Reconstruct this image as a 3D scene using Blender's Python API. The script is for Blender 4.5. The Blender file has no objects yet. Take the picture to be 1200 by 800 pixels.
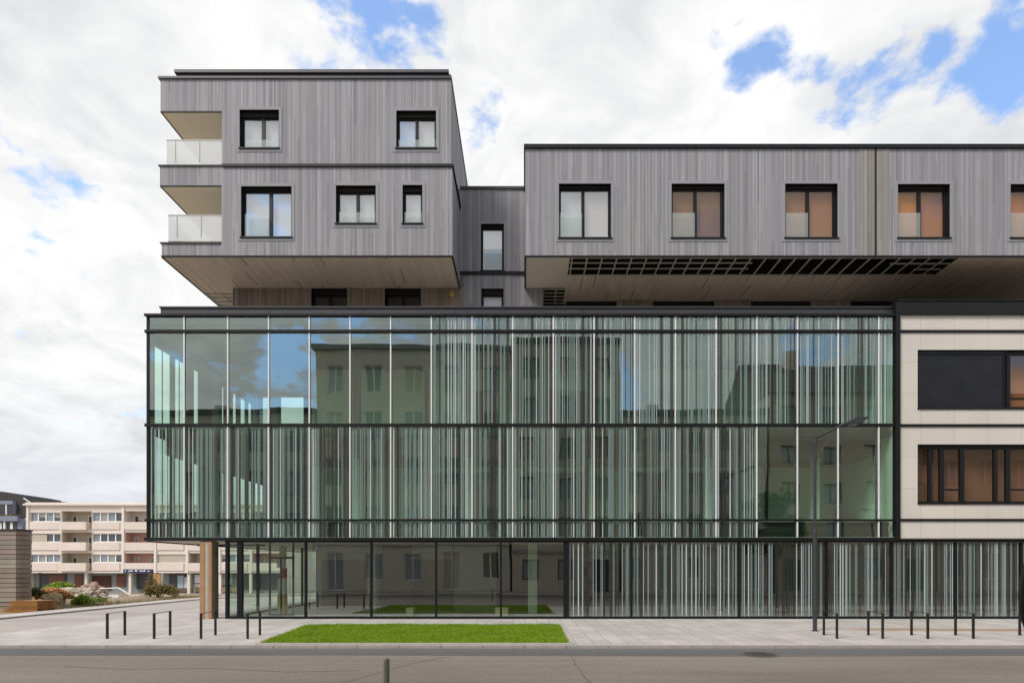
import bpy, math, random
from math import radians as R, sin, cos, pi
random.seed(7)
sc = bpy.context.scene
COL = sc.collection

# ------------------------------------------------------------------ survey of the place
# camera stands at (0, -20.7, 1.85) across the street, facade of the office block is the plane y = 0
F, HZ, CX, D0, EYE = 667.0, 665.0, 615.0, 20.7, 1.85
def fx(px, d=D0): return (px - CX) * d / F
def fz(py, d=D0): return EYE + (HZ - py) * d / F

# ------------------------------------------------------------------ mesh helper
ROOT = {}
class MB:
    def __init__(s): s.v = []; s.f = []; s.m = []
    def face(s, pts, m=0):
        i = len(s.v); s.v += [tuple(p) for p in pts]; s.f.append(tuple(range(i, i + len(pts)))); s.m.append(m)
    def box(s, x0, x1, y0, y1, z0, z1, m=0, skip=''):
        if x0 > x1: x0, x1 = x1, x0
        if y0 > y1: y0, y1 = y1, y0
        if z0 > z1: z0, z1 = z1, z0
        i = len(s.v)
        s.v += [(x0,y0,z0),(x1,y0,z0),(x1,y1,z0),(x0,y1,z0),(x0,y0,z1),(x1,y0,z1),(x1,y1,z1),(x0,y1,z1)]
        for k, q in (('f',(0,1,5,4)),('r',(1,2,6,5)),('b',(2,3,7,6)),('l',(3,0,4,7)),('t',(4,5,6,7)),('d',(3,2,1,0))):
            if k in skip: continue
            s.f.append(tuple(i + j for j in q)); s.m.append(m)
        return s
    def prism(s, poly, z0, z1, m=0, mt=None):
        n = len(poly)
        a = sum(poly[i][0]*poly[(i+1)%n][1] - poly[(i+1)%n][0]*poly[i][1] for i in range(n))
        if a < 0: poly = poly[::-1]
        i = len(s.v)
        s.v += [(x,y,z0) for x,y in poly] + [(x,y,z1) for x,y in poly]
        for k in range(n):
            s.f.append((i+k, i+(k+1)%n, i+n+(k+1)%n, i+n+k)); s.m.append(m)
        s.f.append(tuple(i+n+k for k in range(n))); s.m.append(m if mt is None else mt)
        s.f.append(tuple(i+k for k in reversed(range(n)))); s.m.append(m)
        return s
    def prism_y(s, poly, y0, y1, m=0):      # outline in x,z pulled along y
        n = len(poly)
        a = sum(poly[i][0]*poly[(i+1)%n][1] - poly[(i+1)%n][0]*poly[i][1] for i in range(n))
        if a < 0: poly = poly[::-1]
        i = len(s.v)
        s.v += [(x,y0,z) for x,z in poly] + [(x,y1,z) for x,z in poly]
        for k in range(n):
            s.f.append((i+(k+1)%n, i+k, i+n+k, i+n+(k+1)%n)); s.m.append(m)
        s.f.append(tuple(i+k for k in range(n))); s.m.append(m)
        s.f.append(tuple(i+n+k for k in reversed(range(n)))); s.m.append(m)
        return s
    def prism_x(s, poly, x0, x1, m=0):      # outline in y,z pulled along x
        n = len(poly)
        a = sum(poly[i][0]*poly[(i+1)%n][1] - poly[(i+1)%n][0]*poly[i][1] for i in range(n))
        if a < 0: poly = poly[::-1]
        i = len(s.v)
        s.v += [(x0,y,z) for y,z in poly] + [(x1,y,z) for y,z in poly]
        for k in range(n):
            s.f.append((i+k, i+(k+1)%n, i+n+(k+1)%n, i+n+k)); s.m.append(m)
        s.f.append(tuple(i+k for k in reversed(range(n)))); s.m.append(m)
        s.f.append(tuple(i+n+k for k in range(n))); s.m.append(m)
        return s
    def tube(s, pts, r, m=0, n=8):
        rr = r if isinstance(r, (list, tuple)) else [r]*len(pts)
        from mathutils import Vector
        P = [Vector(p) for p in pts]; rings = []
        for k, p in enumerate(P):
            t = (P[min(k+1,len(P)-1)] - P[max(k-1,0)]).normalized()
            ref = Vector((0,0,1)) if abs(t.z) < .9 else Vector((1,0,0))
            u = t.cross(ref).normalized(); w = t.cross(u).normalized()
            i = len(s.v)
            for j in range(n):
                a = 2*pi*j/n; q = p + (u*cos(a) + w*sin(a))*rr[k]; s.v.append(tuple(q))
            rings.append(i)
        for a, b in zip(rings, rings[1:]):
            for j in range(n):
                s.f.append((a+j, a+(j+1)%n, b+(j+1)%n, b+j)); s.m.append(m)
        s.f.append(tuple(rings[0]+j for j in reversed(range(n)))); s.m.append(m)
        s.f.append(tuple(rings[-1]+j for j in range(n))); s.m.append(m)
        return s
    def build(s, name, mats, parent=None, loc=None, smooth=False):
        if not isinstance(mats, (list, tuple)): mats = [mats]
        o3 = (0,0,0)
        if parent is not None: o3 = ROOT.get(parent.name, (0,0,0))
        elif loc is not None: o3 = loc
        me = bpy.data.meshes.new(name)
        me.from_pydata([(x-o3[0], y-o3[1], z-o3[2]) for x,y,z in s.v], [], s.f)
        for m in mats: me.materials.append(m)
        me.polygons.foreach_set('material_index', s.m)
        if smooth: me.polygons.foreach_set('use_smooth', [True]*len(s.f))
        me.update()
        o = bpy.data.objects.new(name, me); COL.objects.link(o)
        if parent is not None: o.parent = parent
        elif loc is not None: o.location = loc
        ROOT[o.name] = o3
        return o
def tag(o, label=None, cat=None, group=None, kind=None):
    if label: o['label'] = label
    if cat: o['category'] = cat
    if group: o['group'] = group
    if kind: o['kind'] = kind
    return o
def thing(name, label, cat, loc, group=None):
    o = bpy.data.objects.new(name, None); COL.objects.link(o); o.location = loc; o.empty_display_size = .3
    ROOT[o.name] = tuple(loc)
    return tag(o, label, cat, group)
def copy_tree(o, parent=None):
    c = o.copy(); COL.objects.link(c)
    if parent is not None: c.parent = parent
    for ch in [x for x in o.children]: copy_tree(ch, c)
    return c

# ------------------------------------------------------------------ node helper
class G:
    def __init__(s, nt): s.nt = nt; s.nt.nodes.clear()
    def node(s, t, **kw):
        n = s.nt.nodes.new(t)
        for k, v in kw.items(): setattr(n, k, v)
        return n
    def put(s, sock, val):
        if isinstance(val, bpy.types.NodeSocket): s.nt.links.new(val, sock)
        elif val is not None: sock.default_value = val
    def m(s, op, a, b=None, c=None, clamp=False):
        n = s.node('ShaderNodeMath', operation=op, use_clamp=clamp)
        for k, v in enumerate((a, b, c)): s.put(n.inputs[k], v)
        return n.outputs[0]
    def vec(s, x, y, z):
        n = s.node('ShaderNodeCombineXYZ')
        for k, v in enumerate((x, y, z)): s.put(n.inputs[k], v)
        return n.outputs[0]
    def xyz(s, v):
        n = s.node('ShaderNodeSeparateXYZ'); s.put(n.inputs[0], v); return n.outputs
    def noise(s, v, scale, detail=4, rough=.55, dist=0):
        n = s.node('ShaderNodeTexNoise'); s.put(n.inputs['Vector'], v)
        n.inputs['Scale'].default_value = scale; n.inputs['Detail'].default_value = detail
        n.inputs['Roughness'].default_value = rough; n.inputs['Distortion'].default_value = dist
        return n.outputs['Fac']
    def white(s, v):
        n = s.node('ShaderNodeTexWhiteNoise', noise_dimensions='3D'); s.put(n.inputs['Vector'], v); return n.outputs['Value']
    def ramp(s, f, stops, interp='LINEAR'):
        n = s.node('ShaderNodeValToRGB'); s.put(n.inputs[0], f); n.color_ramp.interpolation = interp
        e = n.color_ramp.elements
        while len(e) < len(stops): e.new(.5)
        for k, (p, c) in enumerate(stops):
            e[k].position = p; e[k].color = (c[0], c[1], c[2], 1) if isinstance(c, (list, tuple)) else (c, c, c, 1)
        return n.outputs[0]
    def mix(s, f, a, b, blend='MIX'):
        n = s.node('ShaderNodeMix', data_type='RGBA', blend_type=blend)
        s.put(n.inputs[0], f)
        for k, v in ((6, a), (7, b)):
            if isinstance(v, (tuple, list)): v = (v[0], v[1], v[2], 1)
            s.put(n.inputs[k], v)
        return n.outputs[2]
    def sstep(s, x, a, b):
        n = s.node('ShaderNodeMapRange', interpolation_type='SMOOTHSTEP')
        s.put(n.inputs[0], x); n.inputs[1].default_value = a; n.inputs[2].default_value = b
        return n.outputs[0]
    def pos(s): return s.node('ShaderNodeNewGeometry').outputs['Position']
    def out(s, sh): s.nt.links.new(sh, s.node('ShaderNodeOutputMaterial').inputs[0])
    def pbsdf(s, color, rough=.7, metal=0, spec=.5, normal=None):
        n = s.node('ShaderNodeBsdfPrincipled')
        if isinstance(color, (tuple, list)): color = (color[0], color[1], color[2], 1)
        s.put(n.inputs['Base Color'], color); s.put(n.inputs['Roughness'], rough)
        n.inputs['Metallic'].default_value = metal; n.inputs['Specular IOR Level'].default_value = spec
        if normal is not None: s.put(n.inputs['Normal'], normal)
        return n.outputs[0]
    def bump(s, h, strength=.3, dist=.01):
        n = s.node('ShaderNodeBump'); s.put(n.inputs['Height'], h)
        n.inputs['Strength'].default_value = strength; n.inputs['Distance'].default_value = dist
        return n.outputs[0]
def newmat(name):
    m = bpy.data.materials.new(name); m.use_nodes = True
    return m, G(m.node_tree)
def plain(name, col, rough=.7, metal=0, var=.18, scale=3.0, spec=.4, fine=.08, bump=0):
    m, g = newmat(name); p = g.pos()
    f = g.noise(p, scale, 5, .6); h = g.noise(p, scale*14, 3, .6)
    k = g.m('ADD', g.m('MULTIPLY_ADD', f, 2*var, 1-var), g.m('MULTIPLY_ADD', h, 2*fine, -fine))
    c = g.mix(1.0, col, g.vec(k, k, k), 'MULTIPLY')
    g.out(g.pbsdf(c, rough, metal, spec, g.bump(h, bump, .02) if bump else None))
    return m

# ------------------------------------------------------------------ materials
def wood(name, lo, hi, brown, bamt, width=.06):
    m, g = newmat(name); x, y, z = g.xyz(g.pos())
    u = g.m('DIVIDE', g.m('ADD', x, y), width); idx = g.m('FLOOR', u); fr = g.m('FRACT', u)
    a = g.white(g.vec(idx, 3.3, 1.7))
    seg = g.m('FLOOR', g.m('MULTIPLY_ADD', z, .42, g.m('MULTIPLY', a, 9.7)))
    b = g.white(g.vec(idx, seg, .5))
    t = g.m('MULTIPLY_ADD', b, .40, g.m('MULTIPLY', a, .60))
    grain = g.noise(g.vec(g.m('MULTIPLY', u, 3.1), g.m('MULTIPLY', b, 40), g.m('MULTIPLY', z, 1.1)), 1.0, 5, .65)
    t = g.m('ADD', t, g.m('MULTIPLY_ADD', grain, .5, -.25))
    c = g.ramp(t, [(0.05, lo), (.55, [(p*1.15+q*.85)/2 for p, q in zip(lo, hi)]), (1, hi)])
    big = g.noise(g.vec(g.m('MULTIPLY', x, .5), y, g.m('MULTIPLY', z, .16)), 1.2, 4, .6)
    bm = g.m('MULTIPLY', g.sstep(g.m('ADD', big, g.m('MULTIPLY_ADD', a, .3, -.15)), .45, .75), bamt)
    c = g.mix(bm, c, brown)
    streak = g.noise(g.vec(g.m('MULTIPLY', x, 2.2), g.m('MULTIPLY', y, 2.2), g.m('MULTIPLY', z, .12)), 1.0, 4, .6)
    k = g.m('MULTIPLY_ADD', streak, .14, .93)
    gr = g.m('MULTIPLY_ADD', g.sstep(fr, .0, .16), .55, .45)
    k = g.m('MULTIPLY', k, gr)
    c = g.mix(1.0, c, g.vec(k, k, k), 'MULTIPLY')
    g.out(g.pbsdf(c, .75, 0, .25, g.bump(g.sstep(fr, 0, .14), .6, .012)))
    return m
M = {}
M['wood'] = wood('grey_larch_boards', (.212,.209,.222), (.392,.387,.408), (.31,.285,.265), .3)
M['trim'] = plain('grey_larch_trim', (.27,.27,.285), .75, var=.12, scale=2)
M['wood_brown'] = wood('warm_larch_boards', (.20,.185,.172), (.37,.345,.325), (.30,.265,.24), .4)
M['wood_deep'] = wood('bounce_brown_larch_boards', (.17,.145,.125), (.36,.31,.27), (.30,.24,.19), .7)  # recess boards; part of the brown is bounced light put into the colour

def soffit_mat(name, base, dark):
    m, g = newmat(name); x, y, z = g.xyz(g.pos())
    u = g.m('DIVIDE', x, .17); idx = g.m('FLOOR', u); a = g.white(g.vec(idx, 9.1, 2.2))
    seg = g.m('FLOOR', g.m('MULTIPLY_ADD', y, 1.0, g.m('MULTIPLY', a, 7.1))); b = g.white(g.vec(idx, seg, 4.4))
    k = g.m('MULTIPLY_ADD', b, .16, .92)
    c = g.mix(1.0, base, g.vec(k, k, k), 'MULTIPLY')
    slot = g.m('MULTIPLY', g.m('GREATER_THAN', b, .93), g.m('LESS_THAN', g.m('FRACT', u), .45))
    c = g.mix(g.m('MULTIPLY', slot, .5), c, dark)
    j = g.m('LESS_THAN', g.m('FRACT', g.m('DIVIDE', x, 2.6)), .006)
    c = g.mix(g.m('MULTIPLY', j, .7), c, dark)
    g.out(g.pbsdf(c, .75, 0, .3)); return m
M['soffit'] = soffit_mat('beige_soffit_boards', (.62,.53,.45), (.13,.10,.09))
M['soffit_plain'] = plain('beige_soffit_panel', (.58,.53,.46), .8, var=.08, scale=1.5)
M['cream'] = plain('cream_balcony_soffit', (.88,.79,.62), .8, var=.05, scale=1)
M['black'] = plain('black_metal', (.010,.010,.011), .5, .0, var=.25, scale=2, spec=.22)
M['cap'] = plain('charcoal_coping_metal', (.052,.050,.057), .5, .1, var=.2, scale=1.3, spec=.35)
M['fin'] = plain('pale_aluminium_fin', (.74,.74,.75), .4, .0, var=.04, scale=.8, spec=.5)
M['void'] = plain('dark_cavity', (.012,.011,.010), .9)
M['grid'] = plain('galvanised_grid', (.50,.46,.40), .55, .1, var=.15)
M['grey_steel'] = plain('grey_painted_steel', (.040,.042,.050), .55, .1, var=.12, scale=4)
M['rack'] = plain('dark_brown_steel', (.022,.019,.018), .55, .2, var=.25, scale=6)
M['concrete'] = plain('grey_concrete', (.40,.36,.27), .85, var=.22, scale=2.5, bump=.2)
M['concrete_shaded'] = plain('shaded_side_concrete', (.22,.19,.14), .85, var=.25, scale=2.5)  # darker copy of the concrete; shade of the column's right face as colour
M['timber_strip'] = plain('brown_timber_strip', (.36,.20,.11), .7, var=.3, scale=1.6)
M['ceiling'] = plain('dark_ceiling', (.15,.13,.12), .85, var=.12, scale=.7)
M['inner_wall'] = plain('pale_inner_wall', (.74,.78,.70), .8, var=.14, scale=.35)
M['inner_shade'] = plain('grey_green_partition', (.31,.33,.30), .8, var=.2, scale=.4)  # dimness of the ground floor rooms put into a darker wall colour
M['inner_floor'] = plain('grey_inner_floor', (.52,.51,.48), .6, var=.1, scale=.5)
M['inner_dark'] = plain('charcoal_inner_frame', (.07,.075,.075), .6, var=.15)
M['spandrel'] = plain('dark_spandrel', (.06,.052,.048), .7, var=.25, scale=.8)

def glass(name, tint, base, refl=(1,1,1), wav=0.0):
    m, g = newmat(name)
    lw = g.node('ShaderNodeLayerWeight'); lw.inputs[0].default_value = .5
    f = g.m('MULTIPLY_ADD', g.m('POWER', lw.outputs['Facing'], 5.0), 1-base, base)
    t = g.node('ShaderNodeBsdfTransparent'); t.inputs[0].default_value = (*tint, 1)
    r = g.node('ShaderNodeBsdfGlossy'); r.inputs['Color'].default_value = (*refl, 1); r.inputs['Roughness'].default_value = 0.0
    if wav:
        h = g.noise(g.pos(), .6, 1, .4); g.put(r.inputs['Normal'], g.bump(h, wav, .03))
    mx = g.node('ShaderNodeMixShader'); g.put(mx.inputs[0], f); g.put(mx.inputs[1], t.outputs[0]); g.put(mx.inputs[2], r.outputs[0])
    g.out(mx.outputs[0]); return m
M['glass'] = glass('green_tinted_glass', (.68,.90,.78), .26, (.88,1,.94), .18)
M['glass_clear'] = glass('clear_green_glass', (.82,.92,.86), .12, (.95,1,.97), .06)
M['glass_ground'] = glass('dark_ground_glass', (.64,.73,.67), .22, (.97,1,.98), .12)
M['glass_win'] = glass('window_glass', (.80,.83,.84), .34, (1,1,1), .03)
M['glass_copper'] = glass('copper_sun_glass', (.74,.62,.52), .12, (1,.80,.66), .03)
M['glass_far'] = glass('far_window_glass', (.8,.83,.86), .09)
def frosted(name, col, mixf, rough=.5):
    m, g = newmat(name)
    t = g.node('ShaderNodeBsdfTransparent'); t.inputs[0].default_value = (.95,.97,.96,1)
    mx = g.node('ShaderNodeMixShader'); mx.inputs[0].default_value = mixf
    d = g.node('ShaderNodeBsdfTranslucent'); d.inputs[0].default_value = (*col, 1)
    mx2 = g.node('ShaderNodeMixShader'); mx2.inputs[0].default_value = .35
    g.put(mx2.inputs[1], g.pbsdf(col, rough)); g.put(mx2.inputs[2], d.outputs[0])
    g.put(mx.inputs[1], t.outputs[0]); g.put(mx.inputs[2], mx2.outputs[0])
    g.out(mx.outputs[0]); return m
M['guard'] = frosted('frosted_balcony_glass', (.86,.87,.87), .66)
M['guard_win'] = frosted('window_guard_glass', (.78,.83,.82), .26)
M['frit_light'] = frosted('pale_frit', (.68,.80,.82), .92, .6)
M['frit_mid'] = frosted('blue_grey_frit', (.38,.52,.51), .48, .6)
M['frit_dark'] = frosted('brown_frit', (.05,.05,.048), .55, .6)

def blind(name, a, b=None, sc_=14):  # sheets behind the panes; pink to orange ones hold painted reflections
    m, g = newmat(name); x, y, z = g.xyz(g.pos())
    n = g.noise(g.vec(g.m('MULTIPLY', x, .6), y, z), 1.3, 3, .5)
    c = g.mix(n, a, b or [q*.7 for q in a])
    g.out(g.pbsdf(c, .85)); return m
M['b_white'] = blind('white_backing', (.86,.87,.90), (.66,.70,.77))  # pale sheet set behind the glass
M['b_pink'] = blind('pink_reflection_tone', (.74,.66,.64), (.62,.52,.49))
M['b_brown'] = blind('brown_reflection_tone', (.36,.27,.23), (.26,.20,.17))
M['b_copper'] = blind('copper_reflection_tone', (.66,.38,.24), (.52,.30,.19))
M['b_tan'] = blind('tan_reflection_tone', (.52,.34,.25), (.40,.27,.21))
M['b_orange'] = blind('orange_reflection_tone', (.95,.50,.13), (.70,.34,.07))
M['b_dark'] = blind('dark_room', (.05,.055,.05), (.02,.02,.02))
M['b_grey'] = blind('grey_blind', (.30,.33,.36), (.2,.22,.25))

def stone_mat():
    m, g = newmat('beige_stone_panels'); x, y, z = g.xyz(g.pos())
    br = g.node('ShaderNodeTexBrick'); br.offset = 0
    g.put(br.inputs['Vector'], g.vec(g.m('ADD', x, .25), g.m('ADD', z, -.13), 0))
    br.inputs['Scale'].default_value = 1; br.inputs['Brick Width'].default_value = 1.22; br.inputs['Row Height'].default_value = 1.15
    br.inputs['Mortar Size'].default_value = .006; br.inputs['Mortar Smooth'].default_value = 0
    br.inputs['Color1'].default_value = (.64,.595,.54,1); br.inputs['Color2'].default_value = (.605,.565,.515,1); br.inputs['Mortar'].default_value = (.40,.36,.31,1)
    n = g.noise(g.vec(x, g.m('MULTIPLY', y, 1), g.m('MULTIPLY', z, .5)), .7, 6, .65); f = g.noise(g.pos(), 40, 3)
    k = g.m('ADD', g.m('MULTIPLY_ADD', n, .3, .85), g.m('MULTIPLY_ADD', f, .12, -.06))
    g.out(g.pbsdf(g.mix(1, br.outputs[0], g.vec(k,k,k), 'MULTIPLY'), .7, 0, .3)); return m
M['stone'] = stone_mat()

def paving_mat():
    m, g = newmat('pale_paving_slabs'); x, y, z = g.xyz(g.pos())
    br = g.node('ShaderNodeTexBrick'); br.offset = .37
    g.put(br.inputs['Vector'], g.vec(y, x, 0)); br.inputs['Scale'].default_value = 1
    br.inputs['Brick Width'].default_value = .95; br.inputs['Row Height'].default_value = .42
    br.inputs['Mortar Size'].default_value = .008; br.inputs['Mortar Smooth'].default_value = .1; br.inputs['Bias'].default_value = 0
    br.inputs['Color1'].default_value = (.45,.42,.40,1); br.inputs['Color2'].default_value = (.37,.345,.33,1); br.inputs['Mortar'].default_value = (.22,.205,.195,1)
    n = g.noise(g.vec(x, g.m('MULTIPLY', y, 2.2), 0), .35, 6, .65); f = g.noise(g.pos(), 55, 3, .7)
    k = g.m('ADD', g.m('MULTIPLY_ADD', n, .6, .70), g.m('MULTIPLY_ADD', f, .24, -.12))
    c = g.mix(1, br.outputs[0], g.vec(k,k,k), 'MULTIPLY')
    # rust-coloured run-off stain on the right of the pavement
    yy = g.m('ADD', y, g.m('MULTIPLY', x, .055))
    band = g.m('MULTIPLY', g.sstep(yy, -3.55, -3.0), g.m('SUBTRACT', 1.0, g.sstep(yy, -2.75, -2.45)))
    st = g.noise(g.vec(g.m('MULTIPLY', x, .5), g.m('MULTIPLY', y, 3), 0), 1.0, 5, .7)
    msk = g.m('MULTIPLY', g.m('MULTIPLY', band, g.sstep(x, 8.6, 11)), g.sstep(st, .30, .50))
    c = g.mix(g.m('MULTIPLY', msk, .8), c, (.27,.145,.06))
    # scattered darker patches
    sp = g.noise(g.vec(g.m('MULTIPLY', x, .7), g.m('MULTIPLY', y, 2.5), 5), .8, 5, .75)
    c = g.mix(g.m('MULTIPLY', g.sstep(sp, .54, .70), .5), c, (.20,.185,.175))
    g.out(g.pbsdf(c, .8, 0, .3, g.bump(f, .15, .01))); return m
M['paving'] = paving_mat()
def asphalt_mat(name, a, b, blot=.5):
    m, g = newmat(name); p = g.pos(); x, y, z = g.xyz(p)
    f = g.noise(p, 90, 3, .8); f2 = g.noise(p, 22, 4, .7); n = g.noise(g.vec(g.m('MULTIPLY', x, .25), y, 0), .55, 5, .6)
    c = g.mix(g.sstep(n, .35, .65), a, b)
    tr = g.noise(g.vec(g.m('MULTIPLY', x, .04), g.m('MULTIPLY', y, 1.6), 9), 1.0, 3, .5)
    k = g.m('ADD', g.m('MULTIPLY_ADD', f, .9, .55), g.m('MULTIPLY_ADD', f2, .9, -.45)); k = g.m('MULTIPLY', k, g.m('MULTIPLY_ADD', tr, .5, .75))
    c = g.mix(1, c, g.vec(k,k,k), 'MULTIPLY')
    oil = g.noise(g.vec(x, g.m('MULTIPLY', y, .8), 3), .8, 5, .7)
    c = g.mix(g.m('MULTIPLY', g.sstep(oil, .62, .75), blot), c, [q*.6 for q in a])
    g.out(g.pbsdf(c, .85, 0, .3, g.bump(f, .35, .01))); return m
M['asphalt'] = asphalt_mat('worn_brown_asphalt', (.198,.172,.150), (.160,.140,.124), .7)
M['asphalt_grey'] = asphalt_mat('grey_asphalt', (.185,.160,.140), (.16,.138,.122))
M['asphalt_dark'] = asphalt_mat('dark_gutter_asphalt', (.095,.093,.094), (.115,.112,.111), .2)
M['asphalt_light'] = asphalt_mat('pale_side_road_asphalt', (.37,.335,.315), (.32,.29,.272))
M['kerb'] = plain('pale_kerb_stone', (.38,.35,.325), .8, var=.25, scale=3, bump=.1)
M['roof_bounce'] = plain('pale_roof_bounce_layer', (.55,.52,.47), .9, var=.15, scale=6, fine=.25)  # pale layer added on the unseen roof top to bounce light upward
M['deck_bounce'] = plain('pale_deck_bounce_layer', (.76,.73,.67), .8, var=.08)  # pale layer added on the deck tops to brighten the balcony soffits
M['soil'] = plain('brown_soil', (.24,.18,.12), .95, var=.35, scale=1.2, fine=.2, bump=.6)
M['ground'] = plain('dusty_ground', (.30,.26,.21), .95, var=.3, scale=.4, fine=.15)
M['turf'] = plain('turf', (.085,.14,.012), .95, var=.4, scale=2.5, fine=.3)

def leafmat(name, a, b, trans=.35):
    m, g = newmat(name)
    oi = g.node('ShaderNodeNewGeometry'); r = oi.outputs['Random Per Island']
    n = g.noise(oi.outputs['Position'], 1.5, 4, .6)
    c = g.mix(g.m('ADD', g.m('MULTIPLY', r, .6), g.m('MULTIPLY_ADD', n, .9, -.25), clamp=True), a, b)
    t = g.node('ShaderNodeBsdfTranslucent'); g.put(t.inputs[0], c)
    mx = g.node('ShaderNodeMixShader'); mx.inputs[0].default_value = trans
    g.put(mx.inputs[1], g.pbsdf(c, .6, 0, .3)); g.put(mx.inputs[2], t.outputs[0]); g.out(mx.outputs[0]); return m
M['grass'] = leafmat('grass_blades', (.15,.27,.010), (.36,.50,.03))
M['leaf'] = leafmat('green_leaves', (.17,.29,.03), (.42,.54,.08))
M['leaf_dark'] = leafmat('dark_leaves', (.02,.04,.012), (.06,.09,.025))
M['leaf_dry'] = leafmat('dry_leaves', (.14,.12,.04), (.28,.22,.09))
M['bark'] = plain('bark', (.09,.07,.05), .9, var=.3, scale=4)

# ------------------------------------------------------------------ world: sky with broken cloud
SUN_EL, SUN_AZ = 50.0, math.atan2(-.62, -.55)      # sun behind the camera's left shoulder, veiled by cloud
w = bpy.data.worlds.new('World'); sc.world = w; w.use_nodes = True
g = G(w.node_tree)
sky = g.node('ShaderNodeTexSky', sky_type='NISHITA', sun_disc=False, sun_elevation=R(SUN_EL), sun_rotation=SUN_AZ, altitude=300, air_density=1.0, dust_density=1.2, ozone_density=1.2)
dv = g.node('ShaderNodeTexCoord').outputs['Generated']
nrm = g.node('ShaderNodeVectorMath', operation='NORMALIZE'); g.put(nrm.inputs[0], dv); dv = nrm.outputs[0]
x, y, z = g.xyz(dv)
den = g.m('ADD', g.m('MAXIMUM', z, 0.0), .22)
pv = g.vec(g.m('DIVIDE', x, den), g.m('DIVIDE', y, den), 0)
n1 = g.noise(pv, 3.0, 11, .60, .15)
n2 = g.noise(pv, .75, 4, .5, .2)
cl = g.m('ADD', g.m('MULTIPLY_ADD', n1, 2.0, -1.0+.66), g.m('MULTIPLY_ADD', n2, .5, -.25))
def blob(px, py, r, amt, side=1.0):
    v = ((px-CX)/F, side, (HZ-py)/F); L = math.sqrt(sum(q*q for q in v)); v = [q/L for q in v]
    d = g.node('ShaderNodeVectorMath', operation='DOT_PRODUCT'); g.put(d.inputs[0], dv); d.inputs[1].default_value = v
    rr = r/F/ (L*1.0)
    return g.m('MULTIPLY', g.sstep(d.outputs['Value'], cos(rr*1.35), 1.0), amt)
bias = None
for b in ((372,28,75,-.36),(478,50,55,-.34),(560,128,45,-.30),(862,38,62,-.33),(890,95,40,-.30),(938,50,40,-.30),(955,118,45,-.2),(1030,85,70,-.27),(1060,55,45,-.2),(1160,60,65,-.29),(1150,125,50,-.30),(1100,130,50,.12),(1100,20,60,.12),(1190,150,40,.15),
          (105,240,90,-.17),(15,205,60,-.13),(60,300,80,-.1),(700,-40,300,.12),(80,60,300,.10),(300,320,150,.12),(760,110,150,.12),(60,480,260,.10),(320,450,55,-.34,-1),(345,400,40,-.2,-1),(390,480,60,.2,-1),(720,445,45,-.36,-1),(825,430,75,.25,-1),(230,390,80,.15,-1),(700,400,70,.15,-1)):
    q = blob(*b); bias = q if bias is None else g.m('ADD', bias, q)
up = g.sstep(y, -.2, .35)                      # the half of the sky behind the camera is more broken
n3 = g.noise(pv, 11, 6, .62, .2)
cl = g.m('ADD', cl, g.m('MULTIPLY_ADD', n3, .85, -.425))
cl = g.m('ADD', g.m('ADD', cl, bias), g.m('MULTIPLY_ADD', up, .13, -.01))
mask = g.sstep(cl, .33, .60)
thick = g.sstep(cl, .60, .92)
g2 = g.noise(g.vec(g.m('DIVIDE', x, den), g.m('DIVIDE', y, den), 7.7), 1.3, 6, .55, .3)
lum = g.m('ADD', g.m('MULTIPLY', g2, .55), g.m('MULTIPLY', g.noise(pv, 4.2, 9, .62, .6), .45))
ccol = g.mix(g.sstep(lum, .36, .62), (3.85,3.90,4.05), (5.85,5.84,5.80))
ccol = g.mix(g.m('MULTIPLY', g.m('SUBTRACT', 1.0, g.sstep(z, .0, .30)), .8), ccol, (4.45,4.65,5.05))
skyc = g.mix(1.0, sky.outputs[0], (1.15,1.55,1.85), 'MULTIPLY')
skyc = g.mix(.13, skyc, (6.0,6.2,6.6))
skyc = g.mix(g.m('MULTIPLY', g.m('SUBTRACT', 1.0, g.sstep(z, .05, .40)), .75), skyc, (4.8,5.2,5.8))
col = g.mix(mask, skyc, ccol)
bg = g.node('ShaderNodeBackground'); g.put(bg.inputs[0], col); bg.inputs[1].default_value = .13
g.nt.links.new(bg.outputs[0], g.node('ShaderNodeOutputWorld').inputs[0])

sl = bpy.data.lights.new('sun', 'SUN'); sl.energy = 2.6; sl.angle = R(18); sl.color = (1, .95, .88)
so = bpy.data.objects.new('sun', sl); COL.objects.link(so)
from mathutils import Vector
sdir = Vector((sin(SUN_AZ)*cos(R(SUN_EL)), cos(SUN_AZ)*cos(R(SUN_EL)), sin(R(SUN_EL))))
so.rotation_euler = (-sdir).to_track_quat('-Z', 'Y').to_euler(); so.location = sdir*80

cd = bpy.data.cameras.new('camera'); cam = bpy.data.objects.new('camera', cd); COL.objects.link(cam); sc.camera = cam
cam.location = (0, -D0, EYE); cam.rotation_euler = (R(90), 0, 0)
cd.sensor_fit = 'HORIZONTAL'; cd.sensor_width = 36; cd.lens = 36*F/1200
cd.shift_x = -(CX-600)/1200; cd.shift_y = (HZ-400)/1200; cd.clip_end = 3000; cd.clip_start = .05
vs = sc.view_settings; vs.view_transform = 'Standard'; vs.look = 'None'; vs.gamma = 1; vs.exposure = .45
try: vs.use_curve_mapping = False
except Exception: pass
sc.render.engine = 'CYCLES'
cy = sc.cycles; cy.max_bounces = 8; cy.diffuse_bounces = 4; cy.glossy_bounces = 4; cy.transmission_bounces = 4; cy.transparent_max_bounces = 24
cy.use_denoising = True; cy.sample_clamp_indirect = 6; cy.caustics_reflective = False; cy.caustics_refractive = False

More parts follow.
